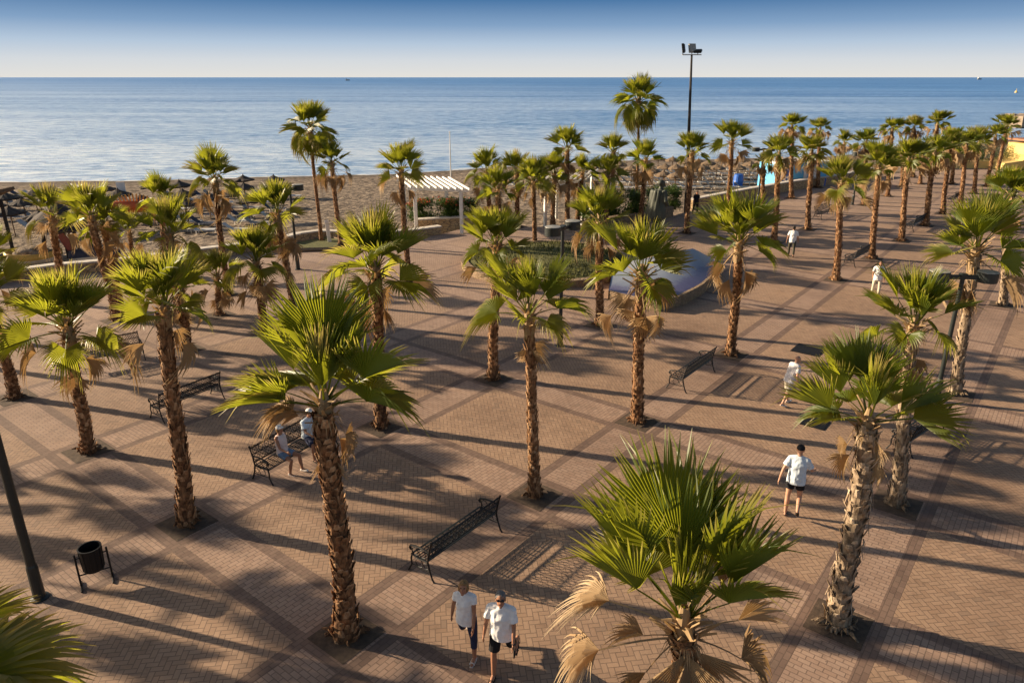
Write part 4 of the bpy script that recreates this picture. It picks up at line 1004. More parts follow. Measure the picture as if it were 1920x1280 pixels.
def slope():
    o = at(1235, 580); t = thing('mosaic_slope', 'sloping blue and lavender mosaic wedge on a curved stone base', 'mosaic sculpture', o)
    base = [(1140, 562), (1232, 584), (1275, 572), (1312, 553), (1335, 532), (1345, 512)]
    z0 = [.42, .42, .46, .48, .48, .46]
    ridge = [((1150, 520), .75), ((1205, 520), .95), ((1232, 518), 1.1), ((1262, 514), 1.2), ((1297, 508), 1.2), ((1344, 508), .5)]
    # subdivide
    def lin(a, k, n): 
        q = k / n * (len(a) - 1); i = min(int(q), len(a) - 2); return a[i] + (a[i + 1] - a[i]) * (q - i)
    A = [at(*p) - o for p in base]; Bp = [at(*p) - o for p, _ in ridge]; Bz = [z for _, z in ridge]
    n, m_ = 24, 8
    bm = bmesh.new(); lay = bm.verts.layers.float_color.new('t'); rows = []
    for k in range(n + 1):
        a = lin(A, k, n); b_ = lin(Bp, k, n); za = lin(z0, k, n); zb = lin(Bz, k, n); row = []
        for j in range(m_ + 1):
            f = j / m_; v = bm.verts.new(Vector((a.x + (b_.x - a.x) * f, a.y + (b_.y - a.y) * f, za + (zb - za) * (f ** 1.35)))); v[lay] = (f * .82 + .22 * (1 - k / n), 0, 0, 1); row.append(v)
        rows.append(row)
    for a, b_ in zip(rows, rows[1:]):
        for j in range(m_): bm.faces.new((a[j], a[j + 1], b_[j + 1], b_[j]))
    obj('mosaic_skin', bm, mosaic(), t, smooth=True)
    bm = bmesh.new(); A2 = [lin(A, k, n) for k in range(n + 1)]; Z2 = [lin(z0, k, n) for k in range(n + 1)]
    lo = [bm.verts.new((a.x, a.y, -.05)) for a in A2]; md = [bm.verts.new((a.x * 1.0, a.y, z - .004)) for a, z in zip(A2, Z2)]
    out = [bm.verts.new((a.x + .06, a.y - .09, -.05)) for a in A2]; ot = [bm.verts.new((a.x + .05, a.y - .08, z + .03)) for a, z in zip(A2, Z2)]; it = [bm.verts.new((a.x - .03, a.y + .07, z + .03)) for a, z in zip(A2, Z2)]
    for k in range(n):
        bm.faces.new((out[k], out[k + 1], ot[k + 1], ot[k])); bm.faces.new((ot[k], ot[k + 1], it[k + 1], it[k]))
    B2 = [lin(Bp, k, n) for k in range(n + 1)]; BZ = [lin(Bz, k, n) for k in range(n + 1)]
    bl = [bm.verts.new((p.x, p.y + .02, -.05)) for p in B2]; bt = [bm.verts.new((p.x, p.y + .02, z - .01)) for p, z in zip(B2, BZ)]
    for k in range(n): bm.faces.new((bl[k], bl[k + 1], bt[k + 1], bt[k]))
    for k in (0, n): bm.faces.new((lo[k], bl[k], bt[k], md[k]))
    bmesh.ops.delete(bm, geom=[v for v in bm.verts if not v.link_faces], context='VERTS')
    obj('stone_base', bm, M_STONE2, t)
slope()

# ------------------------------------------------------------------ beach things
def parasol_mesh(seed, mat, r=1.25):
    rg = random.Random(seed); bm = bmesh.new(); n = 22
    prof = [(.03, 2.95), (.08, 2.78), (.26, 2.66), (.75, 2.46), (r, 2.24), (r - .04, 2.10), (r - .25, 2.28), (.05, 2.6)]
    def wob(j, k, r_, z_):
        e = rg.uniform(-.07, .07) if j in (4, 5) else rg.uniform(-.02, .02)
        return (r_ * (1 + e * .5), z_ + e)
    lathe(bm, prof, n, wob=wob); th = to_mesh('thatch', bm, mat)
    bm = bmesh.new(); tube(bm, [(0, 0, -.1), (0, 0, 2.5)], .055, 7); tube(bm, [(-.3, 0, 0), (.3, 0, 0)], .05, 5)
    return th, to_mesh('pole', bm, M_WOOD)
PD = [parasol_mesh(s, M_THATCH_D, 1.35) for s in (1, 2, 3)]; PLT = [parasol_mesh(s, M_THATCH_L, 1.2) for s in (4, 5, 6)]
def beach_z(px, py):
    """height of the sand seen at a pixel"""
    zz = -1.2
    for _ in range(6):
        p = at(px, py, zz); dw = at(px, interp(WALL, px)); ws = at(px, interp(WATER, px), -2.0)
        f = max(0, min(1.0, (p.y - dw.y) / (ws.y - dw.y)))
        tab = [(0, -.55), (.12, -.85), (.35, -1.1), (.6, -1.35), (.85, -1.6), (1.0, -2.0)]
        zz = interp(tab, f)
    return zz
def parasol(px, ptop, lib, label, seed, sc=.76, group=None):
    """px, ptop: pixel of the tip of the roof"""
    zz = -1.3; h = 2.95 * sc
    for _ in range(6):
        p = at(px, ptop, zz + h)
        by = None
        # pixel row of the foot
        d = Vector((p.x, p.y, zz - CAMH)); zc = d.y * CP - d.z * SP; yc = d.y * SP + d.z * CP
        zz = beach_z(px, 640 - F * yc / zc)
    t = thing('beach_parasol', label, 'parasol', (p.x, p.y, zz), seed * 1.1, group); t.scale = (sc, sc, sc)
    th, po = lib[seed % 3]; mesh_obj('thatch_roof', th, t); mesh_obj('pole', po, t); return t
LB = 'dark thatched beach parasol on the left part of the beach'
for k, (x, y) in enumerate([(61, 352), (127, 348), (191, 343), (112, 365), (179, 361), (40, 368), (8, 358), (15, 384), (151, 383), (172, 375), (262, 362), (282, 338), (335, 336), (341, 352), (346, 368), (455, 326), (456, 340), (462, 363), (512, 326), (425, 352), (388, 358), (-20, 372), (72, 392), (220, 352)]):
    parasol(x, y, PD, LB, k, group='dark parasols on the left beach')
parasol(122, 404, PD, 'large dark thatched parasol nearest the low left wall, beside the leaning posts', 2, .95)
LR = 'straw thatched beach parasol behind the long stone wall at the right'
for k, (x, y) in enumerate([(1262, 292), (1285, 296), (1248, 305), (1268, 306), (1310, 296), (1330, 298), (1302, 310), (1345, 306), (1372, 301), (1385, 306), (1408, 300), (1245, 318), (1225, 312), (1268, 320), (1318, 306), (1395, 292), (1355, 292), (1430, 296), (1185, 308), (1162, 300), (1118, 305), (1090, 312), (1010, 322), (982, 312), (1212, 298), (1545, 296), (1600, 290), (1640, 288), (1235, 290), (1290, 320)]):
    parasol(x, y, PLT, LR, k, .74, group='straw parasols on the right beach')

def lounger_mesh(mat, frame):
    bm = bmesh.new()
    box(bm, (0, -.3, .30), (.62, 1.3, .05), mi=0); box(bm, (0, .62, .50), (.62, .75, .05), Matrix.Rotation(R(38), 3, 'X'), mi=0)
    for sx_ in (-1, 1):
        tube(bm, [(sx_ * .31, -.95, .28), (sx_ * .31, .38, .28)], .025, 4, mi=1)
        for y in (-.85, .3): tube(bm, [(sx_ * .29, y, 0), (sx_ * .29, y, .28)], .022, 4, mi=1)
    return to_mesh('lounger', bm, [mat, frame])
M_NAVY = simple('navy_canvas', (0.035, 0.04, 0.07), .8, var=.3)
M_GREYC = simple('grey_canvas', (0.30, 0.28, 0.25), .8, var=.3)
LG = [lounger_mesh(M_PALE, M_WHITE), lounger_mesh(M_GREYC, M_PALE), lounger_mesh(M_NAVY, M_WHITE)]
rgl = random.Random(5)
def lounger(px, py, k, label, group, rz):
    z_ = beach_z(px, py); p = at(px, py, z_)
    o = mesh_obj('sun_lounger', LG[k], None, (p.x, p.y, z_ + .03)); o.rotation_euler = (0, 0, rz); tag(o, label, 'sun lounger', group)
for r_, (y, x0, x1, st_) in enumerate([(372, 330, 560, 24), (384, 325, 545, 25), (396, 330, 540, 27), (409, 300, 520, 30), (423, 290, 500, 32), (438, 340, 470, 36), (372, 20, 210, 24), (392, 10, 150, 27), (412, 5, 230, 30), (432, 60, 260, 33)]):
    x = x0
    while x < x1:
        if rgl.random() < .84:
            k = rgl.choice((0, 0, 1, 2))
            lounger(x + rgl.uniform(-4, 4), y + rgl.uniform(-2, 2), k, ('pale', 'grey', 'navy blue')[k] + ' sun lounger in the rows on the left beach', ('pale', 'grey', 'navy')[k] + ' loungers on the left beach', R(90 + rgl.uniform(-8, 8)))
        x += st_
for r_, (y, x0, x1, st_) in enumerate([(322, 1225, 1470, 13), (330, 1220, 1470, 14), (338, 1170, 1465, 15), (347, 1165, 1450, 17), (356, 1160, 1400, 18), (340, 960, 1120, 17), (352, 950, 1100, 19)]):
    x = x0
    while x < x1:
        if rgl.random() < .85:
            k = rgl.choice((0, 0, 1))
            lounger(x + rgl.uniform(-3, 3), y + rgl.uniform(-1, 1), k, ('pale', 'grey')[k] + ' sun lounger under the straw parasols on the right', ('pale', 'grey')[k] + ' loungers under the straw parasols', R(80 + rgl.uniform(-12, 12)))
        x += st_

def hull(name, label, loc, rz, L, Wd, H, mats, parts=True, tilt=0.0, band=None):
    t = thing(name, label, 'boat', loc, rz); bm = bmesh.new(); rows = []
    N = 12
    for k in range(N + 1):
        f = k / N; x = (f - .5) * L; wv = Wd / 2 * (math.sin(PI * (0.04 + .96 * f) ** .8) ** .7 if 0 < f < 1 else .03); sh_ = .22 * H * (2 * f - 1) ** 2
        row = []
        for j in range(9):
            a = PI * j / 8; c_, s_ = math.cos(a), math.sin(a)
            row.append(bm.verts.new((x, wv * c_ * abs(c_) ** -.3 if abs(c_) > .01 else 0, H * (1 - s_ ** .8) + sh_)))
        rows.append(row)
    for a, b_ in zip(rows, rows[1:]):
        for j in range(8):
            f = bm.faces.new((a[j], a[j + 1], b_[j + 1], b_[j])); f.material_index = 1 if j in (0, 7) and len(mats) > 1 else 0
    bm.normal_update(); h_ = obj('hull', bm, mats, t, smooth=True); h_.rotation_euler = (tilt, 0, 0)
    md = h_.modifiers.new('thick', 'SOLIDIFY'); md.thickness = .05
    return t
M_BOATW = simple('boat_white', (.62, .57, .47), .6, var=.25, scale=4); M_BOATY = simple('boat_yellow', (.55, .36, .08), .6, var=.2)
M_RED = simple('orange_red_paint', (.62, .085, .02), .5, var=.3, scale=3, col2=(.50, .13, .02))
z_ = beach_z(68, 497); p = at(68, 497, z_)
t = hull('beached_boat', 'white boat with a yellow stripe, heaped with sand, behind the low left wall', p, R(20), 2.9, 1.3, .75, [M_BOATW, M_BOATY])
bm = bmesh.new(); ball(bm, (0, 0, .62), 1, 14, 8, (1.15, .5, .45)); obj('sand_heap', bm, M_SAND, t, smooth=True)
bm = bmesh.new(); box(bm, (-.7, 0, .02), (.2, 1.2, .3)); box(bm, (.7, 0, .02), (.2, 1.2, .3)); obj('chock', bm, M_DKWOOD, t)
z_ = beach_z(180, 492); p = at(180, 490, z_)
t = hull('beached_boat', 'dark upturned boat with pale stern behind the low left wall', (p.x, p.y, z_ + .8), R(12), 2.8, 1.2, .75, [M_NAVY, M_BOATW]); t.rotation_euler = (PI, 0, R(12))
z_ = beach_z(258, 428); p = at(258, 428, z_)
t = hull('raised_boat', 'orange red boat raised on dark posts among the left parasols', (p.x, p.y, z_ + 1.25), R(14), 3.6, 1.0, .62, [M_RED, M_RED], tilt=R(-28))
for s in (-1, 1):
    bm = bmesh.new(); tube(bm, [(s * .9, 0, -1.3), (s * .9, 0, .25)], .09, 7); obj('post', bm, M_DKWOOD, t)
bm = bmesh.new()
for k in range(11): 
    f = (k - 5) / 5.5; box(bm, (f * 1.25, .28, .78 + .18 * (1 - f * f)), (.10, .05, .34 + .25 * (1 - f * f)), Matrix.Rotation(R(f * 30), 3, 'Y'))
obj('flame_board', bm, M_BOATY, t)
# thatched shelter with dark posts and a leaning board
z_ = beach_z(130, 492); p = at(128, 490, z_)
t = thing('thatched_hut', 'open beach hut with dark posts and a drooping thatched roof at the left', 'hut', p, R(10))
for q in ((-1.0, -.5), (-.2, .7), (.9, -.4), (1.2, .8)):
    bm = bmesh.new(); tube(bm, [(q[0] * 1.05, q[1], -.1), (q[0] * .8, q[1] * .8, 2.5)], .10, 7); obj('post', bm, M_DKWOOD, t)
bm = bmesh.new(); rq = random.Random(2)
lathe(bm, [(.06, 3.5), (.5, 3.25), (1.2, 2.8), (1.75, 2.3), (1.7, 2.15), (1.0, 2.55)], 20, wob=lambda j, k, r_, z_: (r_ * (1 + rq.uniform(-.06, .06)), z_ + (rq.uniform(-.1, .1) if j > 1 else 0))); obj('roof', bm, M_THATCH_D, t)
p2 = at(150, 492, z_)
t = thing('surfboard', 'dull red board leaning on the posts of the thatched hut', 'board', p2, R(20)); bm = bmesh.new()
ball(bm, (0, 0, 0), 1, 12, 8, (.24, .04, 1.25), Matrix.Rotation(R(-24), 3, 'Y')); M_DRED = simple('dull_red', (.25, .06, .05), .5)
obj('board', bm, M_DRED, t, smooth=True, loc=(-.45, .1, 1.12)); bm = bmesh.new(); box(bm, (-.02, -.06, .25), (.03, .1, .14)); obj('fin', bm, M_DKWOOD, t)
# big sloping wooden roof at the left edge
z_ = beach_z(20, 470); p = at(-20, 475, z_)
t = thing('wooden_shelter', 'brown plank roof on dark posts at the left picture edge', 'shelter', p, R(0))
bm = bmesh.new(); box(bm, (-1.3, 0, 2.75), (6.4, 2.6, .16), Matrix.Rotation(R(-21), 3, 'Y'))
for k in range(9): box(bm, (-1.3 + .05, -1.15 + k * .29, 2.86), (6.4, .035, .04), Matrix.Rotation(R(-21), 3, 'Y'))
obj('roof', bm, M_WOOD, t)
for q in ((.9, -.9), (.9, .9), (-2.4, -.9), (-2.4, .9)):
    bm = bmesh.new(); tube(bm, [(q[0], q[1], -.1), (q[0], q[1], 2.75 + (-1.3 - q[0]) * -.384 - .35)], .11, 7); obj('post', bm, M_DKWOOD, t)
# white board and small palm-like sign near the red boat
z_ = beach_z(236, 400); p = at(236, 402, z_)
t = thing('notice_board', 'white blank board on a post above the red boat', 'sign', p); bm = bmesh.new(); box(bm, (0, 0, 1.9), (.7, .06, 1.5)); obj('panel', bm, M_WHITE, t)
bm = bmesh.new(); tube(bm, [(0, .05, -.1), (0, .05, 2.6)], .05, 6); obj('post', bm, M_DKWOOD, t)
# white banner near the triangular bed
p = at(619, 458); t = thing('white_banner', 'narrow white banner board leaning beside the tall left palm', 'banner', p, R(15)); q = above(p, 612, 413) - p
bm = bmesh.new(); m_ = Vector((0, 0, 1)).rotation_difference(q.normalized()).to_matrix(); box(bm, q / 2, (.22, .05, q.length), m_, bev=.01); obj('panel', bm, M_WHITE, t)
bm = bmesh.new(); box(bm, (0, 0, .03), (.4, .3, .06)); obj('foot', bm, M_PALE, t)
# flag pole on the sand
z_ = beach_z(846, 352); p = at(846, 352, z_); t = thing('flagpole', 'thin white pole on the sand behind the pergola', 'pole', p); q = above(p, 843, 248) - p
bm = bmesh.new(); tube(bm, [(0, 0, -.1), q], [.07, .045], 7); obj('pole', bm, M_WHITE, t); bm = bmesh.new(); ball(bm, q, .09, 8, 6); obj('finial', bm, M_WHITE, t)

# blue beach hut
def hut():
    p = at(1492, 362, -.6); t = thing('beach_hut', 'bright blue beach hut with white flower motifs by the sea wall', 'hut', (p.x, p.y + 1.5, -.8), R(12))
    Lb = simple('light_blue_paint', (.10, .42, .72), .55, var=.1); Db = simple('deep_blue_paint', (.02, .10, .42), .5, var=.15)
    bm = bmesh.new(); box(bm, (0, 0, 1.45), (5.2, 3.0, 2.9)); obj('wall', bm, Lb, t)
    bm = bmesh.new(); box(bm, (0, -1.52, .85), (5.24, .03, 1.3)); box(bm, (-1.75, -1.525, 1.9), (1.5, .035, 1.9)); obj('lower_panel', bm, Db, t)
    bm = bmesh.new(); box(bm, (0, 0, 2.98), (5.6, 3.4, .14)); obj('roof', bm, M_WHITE, t)
    bm = bmesh.new(); box(bm, (.4, -1.53, 1.5), (.35, .04, 2.6)); box(bm, (1.45, -1.53, 2.1), (.5, .04, .9)); obj('shutter', bm, M_WHITE, t)
    bm = bmesh.new()
    for cx, cz, s in ((-2.0, 2.2, .42), (-1.5, 1.5, .38), (-2.1, 1.1, .3)):
        for k in range(6):
            a = k * PI / 3; ball(bm, (cx + s * .6 * math.cos(a), -1.555, cz + s * .6 * math.sin(a)), s * .36, 8, 5, (1, .12, .7), Matrix.Rotation(-a, 3, 'Y'))
    obj('flower_motif', bm, M_WHITE, t)
hut()
z_ = beach_z(1383, 350); p = at(1383, 350, z_)
t = thing('blue_barrel', 'blue plastic barrel standing among the right loungers', 'barrel', p); bm = bmesh.new(); M_BLUE = simple('blue_plastic', (.03, .13, .50), .4, var=.15)
lathe(bm, [(.42, 0), (.46, .1), (.5, .5), (.52, .55), (.5, .6), (.46, 1.1), (.4, 1.2)], 16); obj('body', bm, M_BLUE, t); bm = bmesh.new(); lathe(bm, [(.43, 1.203), (.43, 1.25), (.1, 1.28)], 16); obj('lid', bm, M_BLUE, t)

# yellow wall and building, green slope, breakwater at the far right
wp = [at(x, y) + Vector((0, .5, 0)) for x, y in ((1752, 318), (1800, 317), (1850, 317), (1896, 317), (1960, 322))]
stone_wall(wp, 'low yellow plastered wall closing the far end of the promenade', .7, mat=M_YELLOW, cop=M_YELLOW)
p = at(1948, 318); t = thing('yellow_building', 'yellow plastered stair tower with a stepped side wall at the far right', 'building', p, R(6))
bm = bmesh.new(); prof = [(-4.6, .05), (-4.2, .7), (-2.2, .95), (-1.2, 1.5), (-1.0, 2.6), (3.5, 2.8), (3.5, .05)]
a = [bm.verts.new((x, 0, z)) for x, z in prof]; b_ = [bm.verts.new((x, 4, z)) for x, z in prof]
bm.faces.new(a); bm.faces.new(b_[::-1])
for k in range(len(prof)): bm.faces.new((a[k], b_[k], b_[(k + 1) % len(prof)], a[(k + 1) % len(prof)]))
obj('wall', bm, M_YELLOW, t)
bm = bmesh.new(); M_TILE = simple('roof_tile', (.33, .15, .08), .85, var=.4, scale=8)
tube(bm, [(-1.4, -.35, 2.7), (-.6, -.35, 3.0), (3.6, -.35, 3.0)], .22, 6); box(bm, (1.3, 1.9, 2.98), (5.0, 4.6, .18)); obj('roof', bm, M_TILE, t)
for k in range(11):
    px = 1752 + k * 15; c = at(px, 318) + Vector((0, 2.5 + (k % 3) * 1.6, 0))
    bush('slope_shrub', 'green shrub in the bank behind the low yellow wall', 'shrub', (c.x, c.y, -.4), (3.2, 3.0, 2.4 + (k % 3) * .7), 1300, 40 + k, group='shrubs on the bank at the far right')
bm = bmesh.new(); rk = random.Random(9)
for k in range(150):
    f = k / 150; c = at(2350 - 455 * f, 236 + 2 * f, -1.9); box(bm, (c.x + rk.uniform(-2, 2), c.y + rk.uniform(-4, 4), -1.2 + rk.uniform(-.6, 1.2)), (rk.uniform(2, 5), rk.uniform(2, 4), rk.uniform(1.5, 3)), Matrix.Rotation(rk.uniform(0, 3), 3, 'Z') @ Matrix.Rotation(rk.uniform(-.4, .4), 3, 'X'))
tag(obj('breakwater', bm, simple('breakwater_rock', (.27, .21, .15), .95, var=.5, scale=.8)), 'tan rock breakwater reaching into the sea at the right picture edge', 'breakwater')
for px, py, s, lb in ((652, 152, 1.0, 'tiny distant ship just below the horizon, left of centre'), (1836, 150, 1.0, 'tiny distant ship just below the horizon at the far right')):
    c = at(px, py, -2); t = thing('distant_ship', lb, 'ship', c); k = c.y / 900
    bm = bmesh.new(); box(bm, (0, 0, .9 * k), (5 * k, 1.4 * k, 1.2 * k), bev=.3 * k); obj('hull', bm, M_GREYC, t); bm = bmesh.new(); box(bm, (-1.2 * k, 0, 2.1 * k), (1.3 * k, 1.1 * k, 1.3 * k)); obj('cabin', bm, M_WHITE, t)
c = at(1905, 174, -2); t = thing('marker_buoy', 'small yellow buoy on the sea at the right picture edge', 'buoy', c); bm = bmesh.new(); lathe(bm, [(1.0, -.4), (1.2, .2), (.8, .8), (.3, 1.6)], 10); obj('float', bm, M_YELLOW, t); bm = bmesh.new(); tube(bm, [(0, 0, 1.6), (0, 0, 3)], .2, 6); obj('mast', bm, M_YELLOW, t)
# ------------------------------------------------------------------ people
def cloth(name, col, var=.12, rough=.85, scale=14): return simple(name, col, rough, var=var, scale=scale, bmp=.25, spec=.2)
M_SKIN = simple('tanned_skin', (.36, .17, .095), .5, var=.12, scale=10, spec=.4)
M_SKIN2 = simple('fair_skin', (.50, .27, .17), .5, var=.12, scale=10, spec=.4)
M_EYE = simple('dark_eye', (.03, .02, .015), .3); M_LIP = simple('lips', (.32, .11, .08), .5)
M_TEE = cloth('white_cotton', (.84, .83, .81)); M_BLUETEE = cloth('pale_blue_cotton', (.62, .70, .76)); M_PINKTOP = cloth('pale_pink_cotton', (.74, .62, .58))
M_BLACKC = cloth('black_cotton', (.016, .016, .019), .3); M_NAVYC = cloth('navy_denim', (.028, .035, .075), .3); M_DENIM = cloth('faded_denim', (.17, .25, .36), .4); M_OLIVE = cloth('olive_cloth', (.07, .065, .045), .3)
M_BEIGE = cloth('beige_cloth', (.58, .52, .40)); M_CHECK = cloth('checked_white_shirt', (.74, .70, .70), .35, scale=26)
M_HAIRG = cloth('grey_hair', (.16, .155, .15), .4, .6, 40); M_HAIRB = cloth('blond_brown_hair', (.30, .17, .07), .5, .55, 40); M_HAIRD = cloth('dark_hair', (.03, .022, .018), .4, .5, 40)
M_SHOEW = cloth('white_leather', (.66, .63, .58)); M_SHOED = cloth('dark_leather', (.03, .025, .022)); M_CAPW = cloth('white_cap_cotton', (.74, .73, .70)); M_LENS = simple('dark_lens', (.01, .01, .012), .1); M_BAND = cloth('orange_band', (.55, .25, .10))

def remesh(name, bm, vox, mats, smooth_it=4):
    me = to_mesh(name, bm, mats if isinstance(mats, list) else [mats])
    o = bpy.data.objects.new('tmp', me); COL.objects.link(o)
    m = o.modifiers.new('r', 'REMESH'); m.mode = 'VOXEL'; m.voxel_size = vox; m.use_smooth_shade = True
    s = o.modifiers.new('s', 'SMOOTH'); s.factor = .5; s.iterations = smooth_it
    dg = bpy.context.evaluated_depsgraph_get(); ev = o.evaluated_get(dg)
    me2 = bpy.data.meshes.new_from_object(ev, depsgraph=dg); me2.name = name
    bpy.data.objects.remove(o); bpy.data.meshes.remove(me)
    me2.materials.clear()
    for mt in (mats if isinstance(mats, list) else [mats]): me2.materials.append(mt)
    me2.polygons.foreach_set('use_smooth', [True] * len(me2.polygons))
    return me2

def limb(bm, pts, rad, n=10):
    """tapered limb with rounded ends"""
    pts = [Vector(p) for p in pts]
    tube(bm, pts, rad, n)
    for p, r in ((pts[0], rad[0]), (pts[-1], rad[-1])):
        r0 = r if not isinstance(r, tuple) else min(r); ball(bm, p, r0 * .99, n, 6)

def person(label, loc, heading, h=1.72, legs=((8, 4), (-8, 10)), arms=((-10, 8, 10), (10, 8, 10)), lean=3, head=(0, 0), seated=False, seat_z=.46, vox=.011, female=False, bulk=1.0,
           skin=None, top=None, top_kind='tee', bottom=None, bottom_len=.55, shoes=None, hair=None, hair_kind='short', hat=None, glasses=False, extras=None, twist=0, splay=4):
    skin = skin or M_SKIN
    t = thing('person', label, 'person', loc, R(heading - 90)); k = h / 1.73; t.scale = (k, k, k)
    sd = lambda s, v: Vector((s * v[0], v[1], v[2]))
    # legs first, to find the hip height
    J = {}
    for s, (a, kn) in ((-1, legs[0]), (1, legs[1])):
        a_, b_ = R(a), R(a - kn); hip = Vector((s * .095, 0, 0)); sp = math.sin(R(splay))
        kne = hip + Vector((s * sp * .43, math.sin(a_) * .43, -math.cos(a_) * .43)); ank = kne + Vector((0, math.sin(b_) * .41, -math.cos(b_) * .41))
        J[s] = [hip, kne, ank, b_]
    low = min(J[s][2].z for s in J); hz = (.075 - low) if not seated else seat_z + .085
    up = Vector((0, math.sin(R(lean)), math.cos(R(lean)))); P = Vector((0, 0, hz))
    for s in J: J[s][:3] = [q + P for q in J[s][:3]]
    fw = Vector((0, math.cos(R(lean)), -math.sin(R(lean))))
    ch = P + up * .36; sh = P + up * .505; nk = P + up * .575
    hd = P + up * .70 + fw * .035
    sw = .15 if female else .182; wb = bulk
    tw = Matrix.Rotation(R(twist), 3, 'Z')
    A = {}
    for s, (w_, ab, el) in ((-1, arms[0]), (1, arms[1])):
        so = sh + tw @ Vector((s * sw, 0, -.02)); wr, br = R(w_), R(ab)
        d1 = Vector((s * math.sin(br), math.sin(wr) * math.cos(br), -math.cos(wr) * math.cos(br))); we = wr + R(el)
        d2 = Vector((s * math.sin(br) * .6, math.sin(we), -math.cos(we))).normalized()
        e_ = so + d1 * .29; wst = e_ + d2 * .25; A[s] = (so, e_, wst, d1, d2)
    bm = bmesh.new()
    # trunk
    X = (1, 0, 0)
    tube(bm, [P - up * .10, P - up * .02, P + up * .08, P + up * .20, ch, sh - up * .03, sh + up * .03], [(.10, .09), (.165 * wb, .115 * wb), (.16 * wb, .115 * wb), ((.13 if female else .148) * wb, .10 * wb), (.158 * wb, .118 * wb), (.15, .09), (.07, .06)], 14, side=X)
    limb(bm, [sh + tw @ Vector((-sw, 0, -.02)), sh + Vector((0, 0, .015)), sh + tw @ Vector((sw, 0, -.02))], [.055, .065, .055])
    limb(bm, [sh, nk, hd - up * .04], [.062, .054, .055])
    hm = Matrix.Rotation(R(head[1]), 3, 'Z') @ Matrix.Rotation(R(-head[0]), 3, 'X')
    HP = lambda x, y, z: hd + hm @ Vector((x, y, z))
    ball(bm, HP(0, -.008, .025), .1, 14, 10, (.78, .98, .98), hm); ball(bm, HP(0, .022, -.035), .1, 12, 8, (.62, .72, .82), hm)
    ball(bm, HP(0, .075, -.095), .03, 8, 6, (1, .8, .7), hm)                      # chin
    tube(bm, [HP(0, .088, .02), HP(0, .108, -.02), HP(0, .092, -.035)], [.008, .016, .012], 6)   # nose
    for s in (-1, 1):
        ball(bm, HP(s * .078, -.005, -.01), .028, 8, 6, (.35, .7, 1.1), hm)
        hip, kne, ank, b_ = J[s]
        limb(bm, [hip, hip * .45 + kne * .55, kne, kne + (ank - kne) * .35 + Vector((0, -.012, 0)), ank], [.085 * (1.05 if female else 1) * wb ** .5, .072, .052, .054, .036])
        fx = Vector((s * .03, math.cos(b_ * .6), math.sin(b_ * .8)))
        limb(bm, [ank - fx * .05 + Vector((0, 0, -.035)), ank + fx * .06 + Vector((0, 0, -.03)), ank + fx * .16 + Vector((0, 0, -.05))], [.033, .038, .026])
        so, e_, wst, d1, d2 = A[s]
        limb(bm, [so, so * .5 + e_ * .5, e_, e_ * .6 + wst * .4, wst], [.05, .044, .036, .035, .025])
        # hand: palm, four fingers of unequal length, thumb from its side
        inn = Vector((-s, 0, 0)); inn = (inn - d2 * inn.dot(d2)).normalized(); fwd = d2.cross(inn) * s
        if fwd.y < 0: fwd = -fwd
        limb(bm, [wst, wst + d2 * .045, wst + d2 * .085], [(.024, .03), (.022, .036), (.019, .034)], 8) if False else None
        tube(bm, [wst, wst + d2 * .03, wst + d2 * .085], [(.026, .021), (.036, .019), (.036, .015)], 8, side=fwd)
        fr = max(.0078, vox * .8)
        for q, ln in ((.027, .066), (.009, .076), (-.009, .070), (-.027, .055)):
            b0_ = wst + d2 * .078 + fwd * q
            tube(bm, [b0_, b0_ + d2 * ln * .5 + inn * .006, b0_ + d2 * ln * .9 + inn * .024], [fr, fr * .95, fr * .8], 6)
        b0_ = wst + d2 * .025 + fwd * .028
        tube(bm, [b0_, b0_ + d2 * .03 + fwd * .022 + inn * .008, b0_ + d2 * .062 + fwd * .022 + inn * .016], [fr * 1.25, fr * 1.1, fr * .85], 6)
    me = remesh('body', bm, vox, [skin, M_EYE, M_LIP])
    hmi = hm.inverted(); co = [v.co for v in me.vertices]
    for pl in me.polygons:
        q = hmi @ (pl.center - hd)
        if q.y > .05 and abs(q.z - .018) < .011 and .016 < abs(q.x) < .045: pl.material_index = 1
        elif q.y > .06 and abs(q.z + .058) < .008 and abs(q.x) < .025: pl.material_index = 2
    body = mesh_obj('body', me, t)
    # clothes
    def jitter(bm, a):
        for v in bm.verts: v.co += Vector((noise.noise(v.co * 9), noise.noise(v.co * 9 + Vector((7, 0, 0))), 0)) * a
    if top:
        bm = bmesh.new(); ex = .022
        hem = -.10 if not seated else .0
        if top_kind == 'tank': hem = -.06 if not seated else 0
        tube(bm, [P + up * hem, P + up * .06, P + up * .20, ch, sh - up * .035, sh + up * .035], [(.185 * wb + ex * .3, .135 * wb + ex * .3), (.168 * wb + ex, .124 * wb + ex), ((.138 if female else .155) * wb + ex, .115 * wb + ex), ((.148 if female else .165) * wb + ex, .125 * wb + ex), (.165 + ex, .10 + ex * .6), (.085, .078)], 18, side=X)
        if top_kind != 'tank':
            tube(bm, [sh + tw @ Vector((-sw, 0, -.02)), sh + Vector((0, 0, .022)), sh + tw @ Vector((sw, 0, -.02))], [.066, .075, .066], 10)
            for s in (-1, 1):
                so, e_, wst, d1, d2 = A[s]; ln = .20 if top_kind == 'tee' else .12
                ball(bm, so + Vector((-s * .010, 0, -.002)), .066, 12, 8)
                tube(bm, [so - d1 * .02, so + d1 * .06, so + d1 * ln], [.066, .066, .076 if top_kind == 'tee' else .062], 10)
        else:
            for s in (-1, 1): tube(bm, [ch + Vector((s * .10, 0, .02)), sh + Vector((s * .095, 0, .05))], [(.05, .11), (.035, .06)], 8, side=X)
        jitter(bm, .008); me = remesh('shirt', bm, vox, top, 3)
